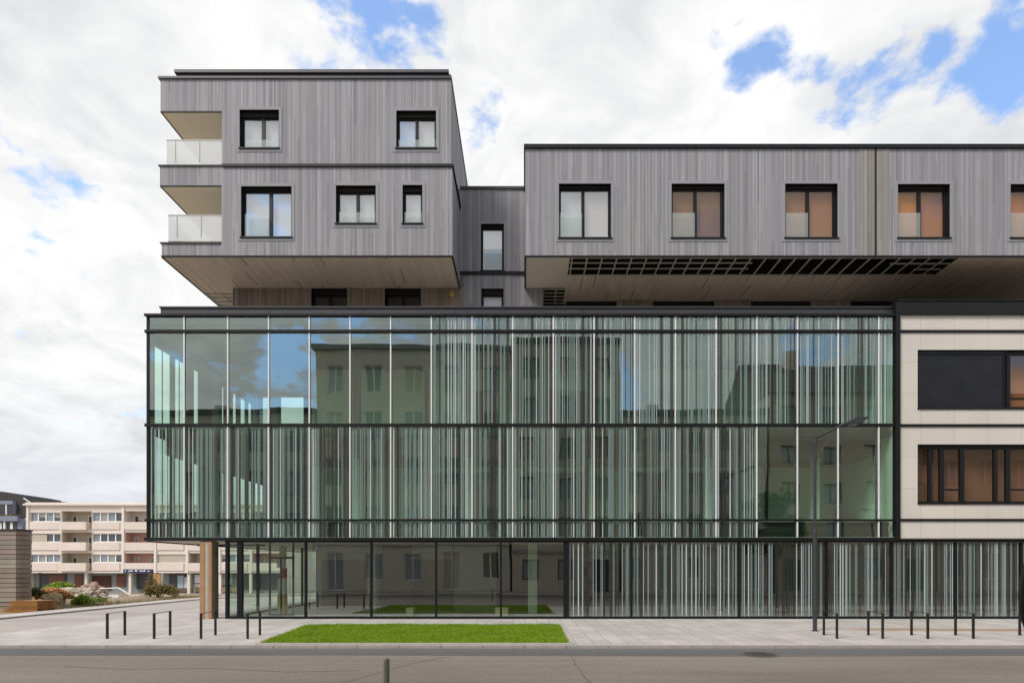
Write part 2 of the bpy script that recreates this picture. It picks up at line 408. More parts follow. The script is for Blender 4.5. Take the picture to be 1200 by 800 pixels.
# ------------------------------------------------------------------ ground, roads, pavements
def gz(x, y):
    t = min(max((y - 12) / 42.0, 0), 1); t = t*t*(3-2*t)
    return -.16 - 1.5*t
def sheet(name, xs, ys, dz, mat, zfun=gz):
    b = MB(); nx, ny = len(xs), len(ys)
    b.v = [(x_, y_, zfun(x_, y_)+dz) for y_ in ys for x_ in xs]
    for j in range(ny-1):
        for i in range(nx-1):
            b.f.append((j*nx+i, j*nx+i+1, (j+1)*nx+i+1, (j+1)*nx+i)); b.m.append(0)
    return tag(b.build(name, mat), kind='structure')
ysl = [-60,-30,-10,0,8] + [12+2*k for k in range(24)] + [70,120,250,700]
sheet('ground', [-900,-300,-120,-60,-30,-15,0,15,40,120,300,900], [-700,-250]+ysl, 0, M['ground'])
sheet('road', [-120,-60,-19.5,-15,0,30,60,120], [-19.8,-14,-7.15], .085, M['asphalt'])
sheet('side_road', [-19.5,-17,-15], [-7.15,0,8]+[12+2*k for k in range(24)]+[90], .089, M['asphalt_light'])
# pavement in front of the building (a slab with kerb step), left edge along the side road
b = MB(); b.prism([(-14.85,-6.98),(60,-6.98),(60,16),(-14.85,16)], -.2, 0, 0)
tag(b.build('pavement', M['paving']), kind='structure')
b = MB()
xk = -15.0
while xk < 60:
    L = 1.0; b.box(xk, xk+L-.012, -7.10, -6.983, -.2, .004 - random.random()*.004); xk += L
yk = -6.98
while yk < 16:
    b.box(-15.0, -14.853, yk, yk+.988, -.2, .003); yk += 1.0
tag(b.build('kerb', M['kerb']), kind='structure')
# far pavement of the side road and its kerb
def farz(x, y): return gz(x, y) + .15
sheet('far_pavement', [-20.9,-20.3,-19.65], [-7.15,0,8]+[12+2*k for k in range(24)]+[90], .15, M['paving'])
b = MB(); yk = -7.1
while yk < 60:
    z0 = gz(0, yk+.5); b.box(-19.65, -19.5, yk, yk+.985, z0-.1, z0+.155); yk += 1.0
tag(b.build('far_kerb', M['kerb']), kind='structure')
# near pavement on the camera's side of the street
b = MB(); b.prism([(-60,-26),(60,-26),(60,-19.9),(-60,-19.9)], -.2, -.02)
tag(b.build('near_pavement', M['paving']), kind='structure')
b = MB(); xk = -60
while xk < 60: b.box(xk, xk+.988, -19.9, -19.76, -.2, -.015); xk += 1
tag(b.build('near_kerb', M['kerb']), kind='structure')
# newer strips in the road
def road_patch(name, poly, z, mat):
    b = MB(); b.face([(x_, y_, z) for x_, y_ in poly]); return tag(b.build(name, mat), kind='structure')
road_patch('gutter_strip', [(-15,-8.25),(-4,-8.15),(5,-8.3),(13,-8.2),(60,-8.25),(60,-7.132),(-15,-7.132)], -.071, M['asphalt_dark'])
road_patch('road_patch', [(-40,-8.3),(-40,-15),(-4.6,-15),(-3.2,-11.6),(-2.3,-9.3),(-1.6,-8.3)], -.0705, M['asphalt_grey'])
b = MB(); pts = [(1.0,-8.3),(1.03,-8.9),(.99,-9.4),(1.06,-10),(1.04,-10.6),(1.12,-11.2),(1.10,-12),(1.2,-13)]
for (xa, ya), (xb, yb) in zip(pts, pts[1:]):
    wd = .007; b.face([(xa-wd,ya,-.068),(xb-wd,yb,-.068),(xb+wd,yb,-.068),(xa+wd,ya,-.068)])
tag(b.build('road_crack', M['asphalt_dark']), kind='structure')
b = MB(); pts = [(-9,-9.6),(-7.6,-9.9),(-6,-9.8),(-4.4,-10.2),(-3.1,-10.05)]
for (xa, ya), (xb, yb) in zip(pts, pts[1:]):
    b.face([(xa,ya-.012,-.067),(xb,yb-.012,-.067),(xb,yb+.012,-.067),(xa,ya+.012,-.067)])
tag(b.build('road_seam', M['asphalt_dark']), kind='structure')

# lawn with a stone edging
LW = [(-6.42,-6.84),(1.05,-6.84),(1.10,-2.45),(-6.95,-2.45)]
b = MB(); b.prism(LW, -.05, .03); tag(b.build('lawn', M['turf']), kind='structure')
b = MB()
b.box(-6.5, 1.2, -6.975, -6.845, -.05, .03); b.prism([(1.055,-6.84),(1.17,-6.84),(1.21,-2.45),(1.105,-2.45)], -.05, .04)
b.prism([(-6.50,-6.84),(-6.425,-6.84),(-6.955,-2.45),(-7.05,-2.45)], -.05, .028)
tag(b.build('lawn_edging', M['kerb']), kind='structure')
b = MB(); rnd = random.Random(3)
for k in range(56000):
    t = rnd.random(); yy = -6.83 + 4.37*t; x0 = -6.41-.53*t; xx = x0 + (1.05+.05*t - x0)*rnd.random()
    h = rnd.uniform(.028,.062)*(1+.5*sin(xx*2.1+yy)*sin(yy*3.3-xx)); a = rnd.random()*6.28; wd = .008
    lx, ly = rnd.uniform(-.02,.02), rnd.uniform(-.02,.02)
    b.face([(xx-wd*cos(a), yy-wd*sin(a), .028), (xx+wd*cos(a), yy+wd*sin(a), .028), (xx+lx, yy+ly, .03+h)])
for k in range(2600):      # ragged border leaning over the edging
    t = rnd.random(); side = rnd.random()
    if side < .45: xx, yy = -6.42+7.47*t, -6.84-abs(rnd.gauss(0,.015))
    elif side < .8: xx, yy = -6.95+8.0*t, -2.45+abs(rnd.gauss(0,.03))
    else: yy = -6.84+4.39*t; xx = 1.06+.04*t+abs(rnd.gauss(0,.018)) if side < .9 else -6.42-.53*t-abs(rnd.gauss(0,.02))
    h = rnd.uniform(.03,.085); a = rnd.random()*6.28; wd = .008
    b.face([(xx-wd*cos(a), yy-wd*sin(a), .02), (xx+wd*cos(a), yy+wd*sin(a), .02), (xx+rnd.uniform(-.04,.04), yy+rnd.uniform(-.04,.04), .02+h)])
tag(b.build('grass', M['grass']), kind='stuff')

# ------------------------------------------------------------------ walls with openings
def wall_grid(b, x0, x1, z0, z1, y, holes, m=0, reveal=0, mr=1):
    xs = sorted({x0, x1} | {h[0] for h in holes} | {h[1] for h in holes})
    zs = sorted({z0, z1} | {h[2] for h in holes} | {h[3] for h in holes})
    xs = [q for q in xs if x0-1e-6 <= q <= x1+1e-6]; zs = [q for q in zs if z0-1e-6 <= q <= z1+1e-6]
    for a, c in zip(xs, xs[1:]):
        for p, q in zip(zs, zs[1:]):
            mx, mz = (a+c)/2, (p+q)/2
            if any(h[0] < mx < h[1] and h[2] < mz < h[3] for h in holes): continue
            b.face([(a,y,p),(c,y,p),(c,y,q),(a,y,q)], m)
    if reveal:
        for (a, c, p, q) in holes:
            b.face([(a,y,p),(a,y,q),(a,y+reveal,q),(a,y+reveal,p)], mr)
            b.face([(c,y,p),(c,y+reveal,p),(c,y+reveal,q),(c,y,q)], mr)
            b.face([(a,y,q),(c,y,q),(c,y+reveal,q),(a,y+reveal,q)], mr)
            b.face([(a,y,p),(a,y+reveal,p),(c,y+reveal,p),(c,y,p)], mr)

def window(parent, hole, y, bl, cols=(.46,), guard=None, gm='glass_win', gh=.35, shutter=.26, split=None, backing2=None, trim=True, set_in=.16):
    x0, x1, z0, z1 = hole
    fr = MB(); yi = y + set_in
    fr.box(x0+.002, x1-.002, y+.11, yi+.08, z1-shutter, z1-.002, 1)  # head box coloured near black in place of the recess's shade
    fw = .055
    zt = z1 - shutter
    fr.box(x0+.002, x0+fw+.03, yi, yi+.07, z0, zt, 0); fr.box(x1-fw-.03, x1-.002, yi, yi+.07, z0, zt, 0)
    fr.box(x0+fw+.03, x1-fw-.03, yi, yi+.07, zt-fw, zt, 0); fr.box(x0+fw+.03, x1-fw-.03, yi, yi+.07, z0, z0+fw, 0)
    W = x1-x0
    for c in cols: fr.box(x0+W*c-.06, x0+W*c+.06, yi-.004, yi+.066, z0+fw, zt-fw, 0)
    w_ = fr.build('window', [M['black'], M['void']], parent)
    p = MB(); xs = [x0+fw+.03] + [x0+W*c for c in cols] + [x1-fw-.03]
    for a, c in zip(xs, xs[1:]):
        dy = random.uniform(-.004,.004)
        p.face([(a,yi+.03+dy,z0+fw),(c,yi+.03-dy,z0+fw),(c,yi+.03-dy+random.uniform(-.003,.003),zt-fw),(a,yi+.03+dy,zt-fw)])
    p.build('pane', M[gm], w_)
    s = MB(); s.box(x0-.04, x1+.04, y-.05, y+set_in, z0-.045, z0-.002); s.build('sill', M['black'], w_)
    if trim:
        t = MB(); e = .11
        t.box(x0-e, x1+e, y-.015, y+.01, z1+.002, z1+e); t.box(x0-e, x1+e, y-.015, y+.01, z0-e-.04, z0-.05)
        t.box(x0-e, x0-.004, y-.015, y+.01, z0-.048, z1); t.box(x1+.004, x1+e, y-.015, y+.01, z0-.048, z1)
        t.build('surround', M['trim'], w_)
    if guard is not None:
        a, c = guard; gb = MB(); gx0, gx1 = x0+W*a+.03, x0+W*c-.03
        gb.box(gx0, gx1, y+.03, y+.042, z0+.03, z0+gh)
        gg = gb.build('glass_guard', M['guard_win'], w_)
    bb = MB(); yb = yi+.14
    if backing2 is None: bb.face([(x0,yb,z0),(x1,yb,z0),(x1,yb,z1),(x0,yb,z1)])
    else:
        xm = x0 + W*cols[0]
        bb.face([(x0,yb,z0),(xm,yb,z0),(xm,yb,z1),(x0,yb,z1)]); bb.face([(xm,yb,z0),(x1,yb,z0),(x1,yb,z1),(xm,yb,z1)], 1)
    bb.build('blind', [M[bl], M[backing2 or bl]], w_)  # sheet behind the pane, its warm tones painted reflections
    return w_

# ================================================================== OFFICE BUILDING (glass)
XL, XR = fx(172), fx(1049)
ob = thing('office_building', 'long green-tinted glass office block with vertical white stripes and white fins', 'office building', (0, 5, 0))
Z = dict(g0=0.0, s1b=fz(632), s1t=fz(609), s2=fz(498), tr=fz(388.5), top=fz(370), par=fz(357))
mull = [216.3, 267.4] + [315.2 + 47.6*k for k in range(16)]
mull = [q for q in mull if q < 1040]
def stripes(x0, x1, seed, wts=(.38,.40,.22), sp=1.0):
    r = random.Random(seed); out = []; xx = x0 + r.uniform(.01,.05)
    while xx < x1 - .015:
        k = r.choices([0,1,2],wts)[0]
        wd = r.choice([.016,.02,.026,.032,.045]) if k == 0 else r.choice([.025,.035,.05,.065,.085,.11])
        e = min(xx+wd, x1-.01); out.append((xx, e, k)); xx = e + sp*r.choice([.015,.025,.035,.05,.065,.085,.11])
    return out
cuts = [XL+.09] + [fx(q) for q in mull] + [XR-.05]
rows = [('a', Z['tr']+.055, Z['top']-.02), ('a', Z['s2']+.055, Z['tr']-.055), ('b', Z['s1t']+.04, Z['s2']-.055), ('b', Z['s1b']+.08, Z['s1t']-.04)]
gm = [M['glass'], M['frit_light'], M['frit_mid'], M['frit_dark']]
def pane(x0, x1, z0, z1, st, mat=None, y=0.0):
    b = MB(); e = .0035
    d = [random.uniform(-e, e) for _ in range(4)]
    b.face([(x0,y+d[0],z0),(x1,y+d[1],z0),(x1,y+d[2],z1),(x0,y+d[0]+d[2]-d[1],z1)])
    for (a, c, k) in st:
        b.face([(a,y-.009,z0+.004),(c,y-.009,z0+.004),(c,y-.009,z1-.004),(a,y-.009,z1-.004)], 1+k)
    return b.build('glass_pane', [mat or M['glass']] + gm[1:], ob)
patt = {}
for i, (a, c) in enumerate(zip(cuts, cuts[1:])):
    for kind, z0, z1 in rows:
        px = CX + (a+.02)*F/D0
        key = (kind, i)
        if key not in patt:
            if kind == 'a' and px < 500: patt[key] = []
            elif kind == 'b' and px > 880: patt[key] = []
            else: patt[key] = stripes(a+.035, c-.035, hash(key) % 9999 if False else i*7+(31 if kind == 'a' else 77))
        pane(a+.02, c-.02, z0, z1, patt[key])
for q in mull:
    xq = fx(q); b = MB()
    b.box(xq-.023, xq+.023, -.04, .0-.012, Z['s1b']+.06, Z['top']-.01, 0)
    b.box(xq-.03, xq+.03, .03, .15, Z['s1b']+.06, Z['top']-.01, 1)
    b.build('mullion', [M['fin'], M['inner_dark']], ob)
def transom(z0, z1, dep=.06):
    b = MB(); b.box(XL-.05, XR+.06, -dep, .03, z0, z1); return b.build('transom', M['black'], ob)
transom(Z['top']-.03, Z['top']+.05, .09)
b = MB(); b.box(XL-.05, XR+.06, -.065, .03, Z['tr']+.012, Z['tr']+.05); b.box(XL-.05, XR+.06, -.065, .03, Z['tr']-.05, Z['tr']-.012); b.box(XL-.03, XR+.04, -.07, .03, Z['tr']-.012, Z['tr']+.012)
b.build('transom', M['black'], ob)
transom(Z['s2']-.055, Z['s2']+.05); transom(Z['s1t']-.045, Z['s1t']+.03, .06); transom(Z['s1b']-.04, Z['s1b']+.075, .08)
b = MB(); b.box(XL, XL+.085, -.02, .12, Z['s1b'], Z['top']); b.build('corner_post', M['black'], ob)
b = MB(); b.box(XR-.03, XR+.12, -.11, .1, Z['s1b']-.02, Z['par']+.06); b.build('corner_post', M['black'], ob)
# roof parapet (set back from the left corner) and roof
b = MB(); b.box(XL+.4, XR+.05, .16, .42, Z['top']+.02, Z['par']-.05, 0); b.box(XL+.37, XR+.05, .12, .46, Z['par']-.05, Z['par'], 0)
b.box(XL+.4, XL+.66, .42, 8, Z['top']+.02, Z['par']-.004, 0)
for px in (314, 424, 533, 683, 770, 943): b.box(fx(px)-.006, fx(px)+.006, .155, .17, Z['top']+.05, Z['par']-.06, 1)
b.build('parapet', [M['cap'], M['void']], ob)
b = MB(); b.box(XL+.05, -9.35, .05, 8, Z['top']-.28, Z['top']+.01, 0); b.box(-9.35, XR, .05, 14, Z['top']-.28, Z['top']+.01, 0); b.box(XL+.7, -9.35, .47, 7.9, Z['top']+.01, Z['top']+.03, 1); b.box(-9.35, XR, .47, 13.9, Z['top']+.01, Z['top']+.03, 1); b.build('roof', [M['cap'], M['roof_bounce']], ob)
# slabs with dark undersides
b = MB(); b.box(XL+.1, XR-.06, .30, 13.9, Z['s1b']+.1, Z['s1t']-.05, 0); b.box(XL+.05, XR, .02, 14, Z['s1b']-.05, Z['s1b']+.1, 1); b.build('floor_slab', [M['spandrel'], M['soffit_plain']], ob)
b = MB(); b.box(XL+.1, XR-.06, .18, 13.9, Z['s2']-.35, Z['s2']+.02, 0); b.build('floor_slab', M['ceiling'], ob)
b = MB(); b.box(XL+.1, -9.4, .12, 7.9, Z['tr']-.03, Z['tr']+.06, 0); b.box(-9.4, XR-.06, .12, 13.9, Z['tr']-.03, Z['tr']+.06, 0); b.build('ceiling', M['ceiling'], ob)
b = MB()
for xx in (XL+.15, -12.4, -11.1, -9.85): b.box(xx, xx+.12, 7.85, 8.0, Z['s2']+.05, Z['tr'])
b.box(XL+.1, -9.4, 7.85, 8.0, Z['s2']+.05, Z['s2']+.2); b.build('rear_frame', M['inner_dark'], ob)
b = MB(); b.face([(-9.4,7.92,Z['s2']+.05),(XL+.1,7.92,Z['s2']+.05),(XL+.1,7.92,Z['tr']),(-9.4,7.92,Z['tr'])]); b.build('rear_glazing', M['glass_clear'], ob)
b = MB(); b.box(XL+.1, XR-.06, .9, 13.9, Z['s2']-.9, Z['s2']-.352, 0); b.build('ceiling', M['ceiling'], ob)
for zz in (Z['s1t']-.05, Z['s2']+.02):
    b = MB(); b.box(XL+.12, XR-.08, .2, 13.8, zz, zz+.03); b.build('inner_floor', M['inner_floor'], ob)
# inner partitions: back wall 3.6 m behind the glass, the left corner stays open and deep
for st_, (z0, z1) in enumerate(((Z['s1t'], Z['s2']-.352), (Z['s2']+.05, Z['tr']-.03))):
    b = MB(); r = random.Random(40+st_)
    xa = -9.4
    b.box(xa, xa+.2, 3.6, 13.8, z0, z1, 0)
    while xa < XR-.3:
        wd = r.choice([.9,1.4,2.0,2.6]); xe = min(xa+wd, XR-.15); k = r.choices([0,1,2],[.62,.23,.15])[0]
        if k == 0: b.box(xa, xe, 3.6, 3.75, z0, z1, 0)
        elif k == 1: b.box(xa, xe, 3.6, 3.75, z0+2.35, z1, 0); b.box(xa, xe, 6.6, 6.75, z0, z1, 0)
        else: b.box(xa, xe, 3.6, 3.75, z0, z1, 2)
        if r.random() < .7: b.box(xe-.05, xe+.05, 3.5, 3.78, z0, z1, 1)
        xa = xe
    b.build('inner_wall', [M['inner_wall'], M['inner_dark'], M['b_grey']], ob)
    b = MB(); zb = z1-.5
    b.box(XL+.2, XR-.1, 2.75, 2.9, zb+.22, z1, 0); b.box(XL+.2, XR-.1, 2.72, 2.80, zb+.12, zb+.20, 1)
    xx = XL+.6
    while xx < XR-.3: b.box(xx-.05, xx+.05, 2.66, 2.9, zb+.05, zb+.34, 1); xx += 1.49
    b.build('ceiling_beam', [M['spandrel'], M['inner_dark']], ob)
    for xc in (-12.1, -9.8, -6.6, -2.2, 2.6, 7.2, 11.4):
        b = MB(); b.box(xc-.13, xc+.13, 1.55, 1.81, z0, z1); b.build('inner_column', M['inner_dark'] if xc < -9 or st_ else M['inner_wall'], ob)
# left flank: dark panels with tall clear slots
yy0 = lambda px: 9171.0/(CX-px) - D0
slots = [(180,198),(204,214),(226,231),(252,261),(272,275.5),(281,286),(290,293.5),(298,301),(304,307)]
ysl_ = [(max(.16, yy0(a)), yy0(c)) for a, c in slots]
for zi, (z0, z1, zt) in enumerate(((Z['s1b']+.08, Z['s2']-.05, 6.84), (Z['s2']+.05, Z['top']-.02, 10.05))):
    b = MB(); prev = .12
    for (a, c) in ysl_:
        b.box(XL+.02, XL+.045, prev, a, z0, z1, 0); b.box(XL+.02, XL+.045, a, c, zt, z1, 0); prev = c
        mid = (a+c)/2
        if c-a > .5: b.box(XL+.025, XL+.04, mid-.03, mid+.03, z0, zt, 0)
    b.box(XL+.02, XL+.045, prev, 13.95 if zi == 0 else 8.2, z0, z1, 0)
    b.build('side_wall', M['spandrel'], ob)
b = MB()
b.face([(XL,8.2,Z['s1b']+.08),(XL,.1,Z['s1b']+.08),(XL,.1,Z['top']-.02),(XL,8.2,Z['top']-.02)]); b.build('side_glazing', M['glass_clear'], ob)
b = MB(); b.box(XL+.02, -9.4, 13.9, 14.05, Z['s1b'], Z['s2']+.05); b.box(-9.4, XR, 13.9, 14.05, Z['s1b'], Z['top']); b.box(XR-.05, XR+.1, .14, 13.88, Z['s1b']+.1, Z['top']-.02); b.box(-8.7, fx(1350), 13.85, 14.0, .0, Z['s1b']-.06); b.build('rear_wall', M['inner_wall'], ob)
# underside trim and the support column at the open corner
b = MB(); b.box(XL-.03, XL+.16, .04, 14, Z['s1b']-.085, Z['s1b']-.052); b.box(XL+.17, fx(266), 2.9, 3.05, Z['s1b']-.12, Z['s1b']-.052); b.build('soffit_trim', M['black'], ob)
b = MB(); cxs = [(235,240.5,0),(240.5,245,1),(245,248.8,0)]; yc0, yc1 = -.05, .40; zt = Z['s1b']-.06
for a, c, k in cxs: b.box(fx(a), fx(c)-.004, yc0+(.012 if k == 1 else 0), yc1, 0, zt, k)
xr_ = fx(248.8); b.box(xr_-.002, xr_+.012, yc0+.012, yc1, 0, zt, 2)
ring = [(xr_+.014, .18+.07*cos(t*pi/8), zt-.42+.10*sin(t*pi/8)) for t in range(17)]
b.tube(ring, .009, 3, 5)
b.build('support_column', [M['timber_strip'], M['concrete'], M['concrete_shaded'], M['black']], ob)
# ground floor glazing
gx = [266, 281, 358, 435, 511, 587, 663.5, 740, 866.5, 969, 1045, 1120, 1197, 1275, 1350]
GT = Z['s1b']-.045
for i, (a, c) in enumerate(zip(gx, gx[1:])):
    xa, xc = fx(a)+.035, fx(c)-.035
    if a < 660: pane(xa, xc, .09, GT-.05, [], M['glass_clear'] if a < 350 else M['glass_ground'], .02)
    else: pane(xa, xc, .09, GT-.05, stripes(xa+.02, xc-.02, 500+i, (.42,.26,.32), 1.35), M['glass_ground'], .02)
for a in gx:
    wd = {281:.09, 663.5:.10, 266:.05}.get(a, .035); b = MB(); b.box(fx(a)-wd, fx(a)+wd, -.03, .12, .0, GT); b.build('ground_mullion', M['black'], ob)
b = MB(); b.box(fx(266), fx(1350), -.04, .12, .0, .085); b.build('ground_rail', M['black'], ob)
b = MB(); b.box(fx(266)-.05, fx(1350), -.05, .12, GT-.05, GT+.0); b.build('ground_rail', M['black'], ob)
# lobby behind: side glass on the corner, floor, inner walls, doors
xl = fx(266); b = MB(); b.face([(xl,9,.09),(xl,.13,.09),(xl,.13,GT),(xl,9,GT)]); b.build('lobby_glazing', M['glass_clear'], ob)
b = MB()
for y_ in (2.4, 4.7, 7.0, 9.0): b.box(xl-.05, xl+.05, y_-.04, y_+.04, 0, GT)
b.box(xl-.04, xl+.04, .13, 9, 0, .09); b.build('lobby_frame', M['black'], ob)
b = MB(); b.face([(xl,9,.0),(-8.7,9,.0),(-8.7,9,GT),(xl,9,GT)]); b.build('lobby_glazing', M['glass_clear'], ob)
b = MB(); b.box(-9.85,-9.79,1.2,1.26,0,GT); b.box(-8.95,-8.89,1.2,1.26,0,GT); b.box(-9.85,-8.89,1.2,1.26,2.2,2.28); b.box(-9.85,-8.89,1.2,1.26,0,.08); b.box(-9.42,-9.36,1.2,1.26,0,2.2)
b.build('entrance_door', M['inner_dark'], ob)
b = MB(); b.box(xl+.02, fx(1350), .125, 13.8, -.02, .02); b.build('inner_floor', M['inner_floor'], ob)
b = MB(); r = random.Random(5)
b.box(-8.8, -8.6, 3.4, 13.8, .02, GT, 0); xa = -8.6
while xa < 22.5:
    wd = r.choice([1.2,1.8,2.6,3.2]); xe = min(xa+wd, 22.6); k = r.choices([0,1,2],[.5,.3,.2])[0]
    if k == 0: b.box(xa, xe, 3.4, 3.55, .02, GT, 0)
    elif k == 1: b.box(xa, xe, 3.4, 3.55, 2.2, GT, 0); b.box(xa, xe, 6.4, 6.55, .02, GT, 0); b.box(xe-.06, xe, 3.38, 3.56, .02, GT, 1)
    else: b.box(xa, xe, 3.4, 3.55, .02, GT, 2)
    xa = xe
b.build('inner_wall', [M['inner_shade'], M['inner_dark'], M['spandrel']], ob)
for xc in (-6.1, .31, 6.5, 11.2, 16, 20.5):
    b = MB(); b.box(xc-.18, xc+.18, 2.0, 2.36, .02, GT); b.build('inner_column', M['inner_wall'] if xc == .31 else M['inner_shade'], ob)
# slab over the ground floor below the stone wing
b = MB(); b.box(XR+.1, fx(1350), .12, 13.9, GT+.0, Z['s1b']+.05); b.build('floor_slab', M['spandrel'], ob)

# ================================================================== STONE WING
XE = fx(1350); sx0 = XR+.125
sw = thing('stone_clad_wing', 'beige stone clad office wing with black-framed strip windows right of the glass block', 'office building', (18, 5, Z['s1b']))
hU = (fx(1075), XE-1.2, fz(478), fz(410)); hL = (fx(1075), XE-1.2, fz(589), fz(520.5))
b = MB(); wall_grid(b, sx0, XE, Z['s1b']+.055, Z['top']+.02, -.015, [hU, hL], 0, .20, 1)
b.face([(XE,-.015,Z['s1b']+.055),(XE,14,Z['s1b']+.055),(XE,14,Z['top']),(XE,-.015,Z['top'])], 0)
b.face([(sx0,-.015,Z['s1b']+.055),(sx0,-.015,Z['top']),(sx0,.2,Z['top']),(sx0,.2,Z['s1b']+.055)], 0)
b.face([(sx0,14,Z['top']+.02),(sx0,-.015,Z['top']+.02),(XE,-.015,Z['top']+.02),(XE,14,Z['top']+.02)], 1)
b.face([(sx0,-.015,Z['s1b']+.055),(sx0,14,Z['s1b']+.055),(XE,14,Z['s1b']+.055),(XE,-.015,Z['s1b']+.055)], 1)
b.build('wall', [M['stone'], M['black']], sw)
for py0, py1 in ((387,390),(497,500),(607.6,610.4)):
    b = MB(); b.box(sx0, XE, -.05, -.017, fz(py1), fz(py0)); b.build('band', M['black'], sw)
b = MB(); b.box(sx0, XE, -.04, -.017, Z['s1b']+.03, Z['s1b']+.075); b.build('drip_edge', M['kerb'], sw)
b = MB(); b.box(fx(1050), XE, -.10, .35, Z['top']+.02, fz(354), 0); b.box(fx(1050)-.02, XE, -.13, .38, fz(354), fz(352.6), 0); b.build('parapet', M['black'], sw)
# upper window strip: roller shutter down, then a copper window
b = MB(); zz = hU[2]+.02; xs1 = fx(1178)
while zz < hU[3]-.1:
    b.box(hU[0]+.01, xs1, .09, .125, zz, zz+.042); b.box(hU[0]+.01, xs1, .10, .12, zz+.042, zz+.05); zz += .05
b.box(hU[0]+.01, xs1, .06, .19, hU[3]-.12, hU[3]-.003)
b.build('roller_shutter', plain('blue_black_shutter', (.020,.021,.027), .45, .3, var=.5, scale=1.5), sw)
def strip_window(hole, x0, bars, rails, bl):
    b = MB(); z0, z1 = hole[2], hole[3]; x1 = hole[1]
    b.box(x0, x1, .08, .16, z1-.16, z1-.003); b.box(x0, x1, .08, .16, z0+.003, z0+.07)
    for a, c in bars: b.box(fx(a), fx(c), .07, .165, z0+.07, z1-.16)
    for a, c, py in rails: b.box(fx(a), fx(c), .085, .16, fz(py)-.03, fz(py)+.03)
    w_ = b.build('window', M['black'], sw)
    p = MB(); ed = [x0] + [fx((a+c)/2) for a, c in bars] + [x1]
    for a, c in zip(ed, ed[1:]):
        d = random.uniform(-.004,.004); p.face([(a,.12+d,z0+.07),(c,.12-d,z0+.07),(c,.12-d,z1-.16),(a,.12+d,z1-.16)])
    p.build('pane', M['glass_copper'], w_)
    q = MB(); q.face([(x0,.55,z0),(x1,.55,z0),(x1,.55,z1),(x0,.55,z1)]); q.box(hole[0]-.05, hole[1]+.05, .2, .56, z0-.05, z0, 1); q.box(hole[0]-.05, hole[1]+.05, .2, .56, z1, z1+.05, 1)
    q.box(hole[0]-.06, hole[0]-.01, .2, .56, z0, z1, 1)
    q.build('blind', [M[bl], M['void']], w_)
    s = MB(); s.box(hole[0]-.01, hole[1]+.01, -.05, .08, z0-.05, z0-.003); s.build('sill', M['black'], w_)
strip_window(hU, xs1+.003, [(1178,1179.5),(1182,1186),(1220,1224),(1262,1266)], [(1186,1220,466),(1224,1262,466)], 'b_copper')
strip_window(hL, hL[0]+.003, [(1090,1093.5),(1103,1108),(1127,1132),(1167,1171),(1181,1186),(1220,1224),(1262,1266)], [(1108,1127,573),(1186,1220,573)], 'b_brown')

# ================================================================== APARTMENT BUILDING (timber boxes above)
ab = thing('apartment_building', 'grey timber clad apartment block of stacked boxes standing on the glass block', 'apartment building', (2, 5, 11))
TX0, TXC, TX1 = fx(187.5), fx(260), fx(528.5)
zB, zM, zT, zR = fz(301), fz(194.5), fz(93), fz(78.5)
def H(px0, px1, py0, py1, d=D0): return (fx(px0,d), fx(px1,d), fz(py1,d), fz(py0,d))
W1, W2 = H(281,327,129,173.5), H(464.5,511,130,173.5)
W3, W4, W5 = H(283,342,219,278), H(394,440.5,218,262), H(472,495,217.5,262)
# tower walls: upper and lower box
b = MB()
wall_grid(b, TXC, TX1, zM+.03, zT, 0, [W1, W2], 0, .2, 1)
b.face([(TX1,0,zM),(TX1,8,zM),(TX1,8,zT),(TX1,0,zT)]); b.face([(TX1,8,zM),(TXC,8,zM),(TXC,8,zT),(TX1,8,zT)])
b.face([(TXC,8,zM),(TXC,0,zM),(TXC,0,zT),(TXC,8,zT)])
b.build('wall', [M['wood'], M['black']], ab)
b = MB()
wall_grid(b, TXC, TX1+.05, zB+.04, zM-.02, -.02, [W3, W4, W5], 0, .22, 1)
b.face([(TX1+.05,-.02,zB+.04),(TX1+.05,8,zB+.04),(TX1+.05,8,zM-.02),(TX1+.05,-.02,zM-.02)])
b.face([(TXC,8,zB+.04),(TXC,-.02,zB+.04),(TXC,-.02,zM-.02),(TXC,8,zM-.02)]); b.face([(TX1+.05,8,zB+.04),(TXC,8,zB+.04),(TXC,8,zM-.02),(TX1+.05,8,zM-.02)])
b.face([(TXC,-.02,zM-.02),(TX1+.05,-.02,zM-.02),(TX1+.05,8,zM-.02),(TXC,8,zM-.02)])
b.build('wall', [M['wood'], M['black']], ab)
# flashing between the two storeys, wrapping the right side
b = MB(); b.box(TXC+.02, TX1+.10, -.07, -.002, zM-.06, zM+.035); b.box(TX1+.003, TX1+.11, -.002, 8.02, zM-.10, zM+.035); b.build('flashing', M['black'], ab)
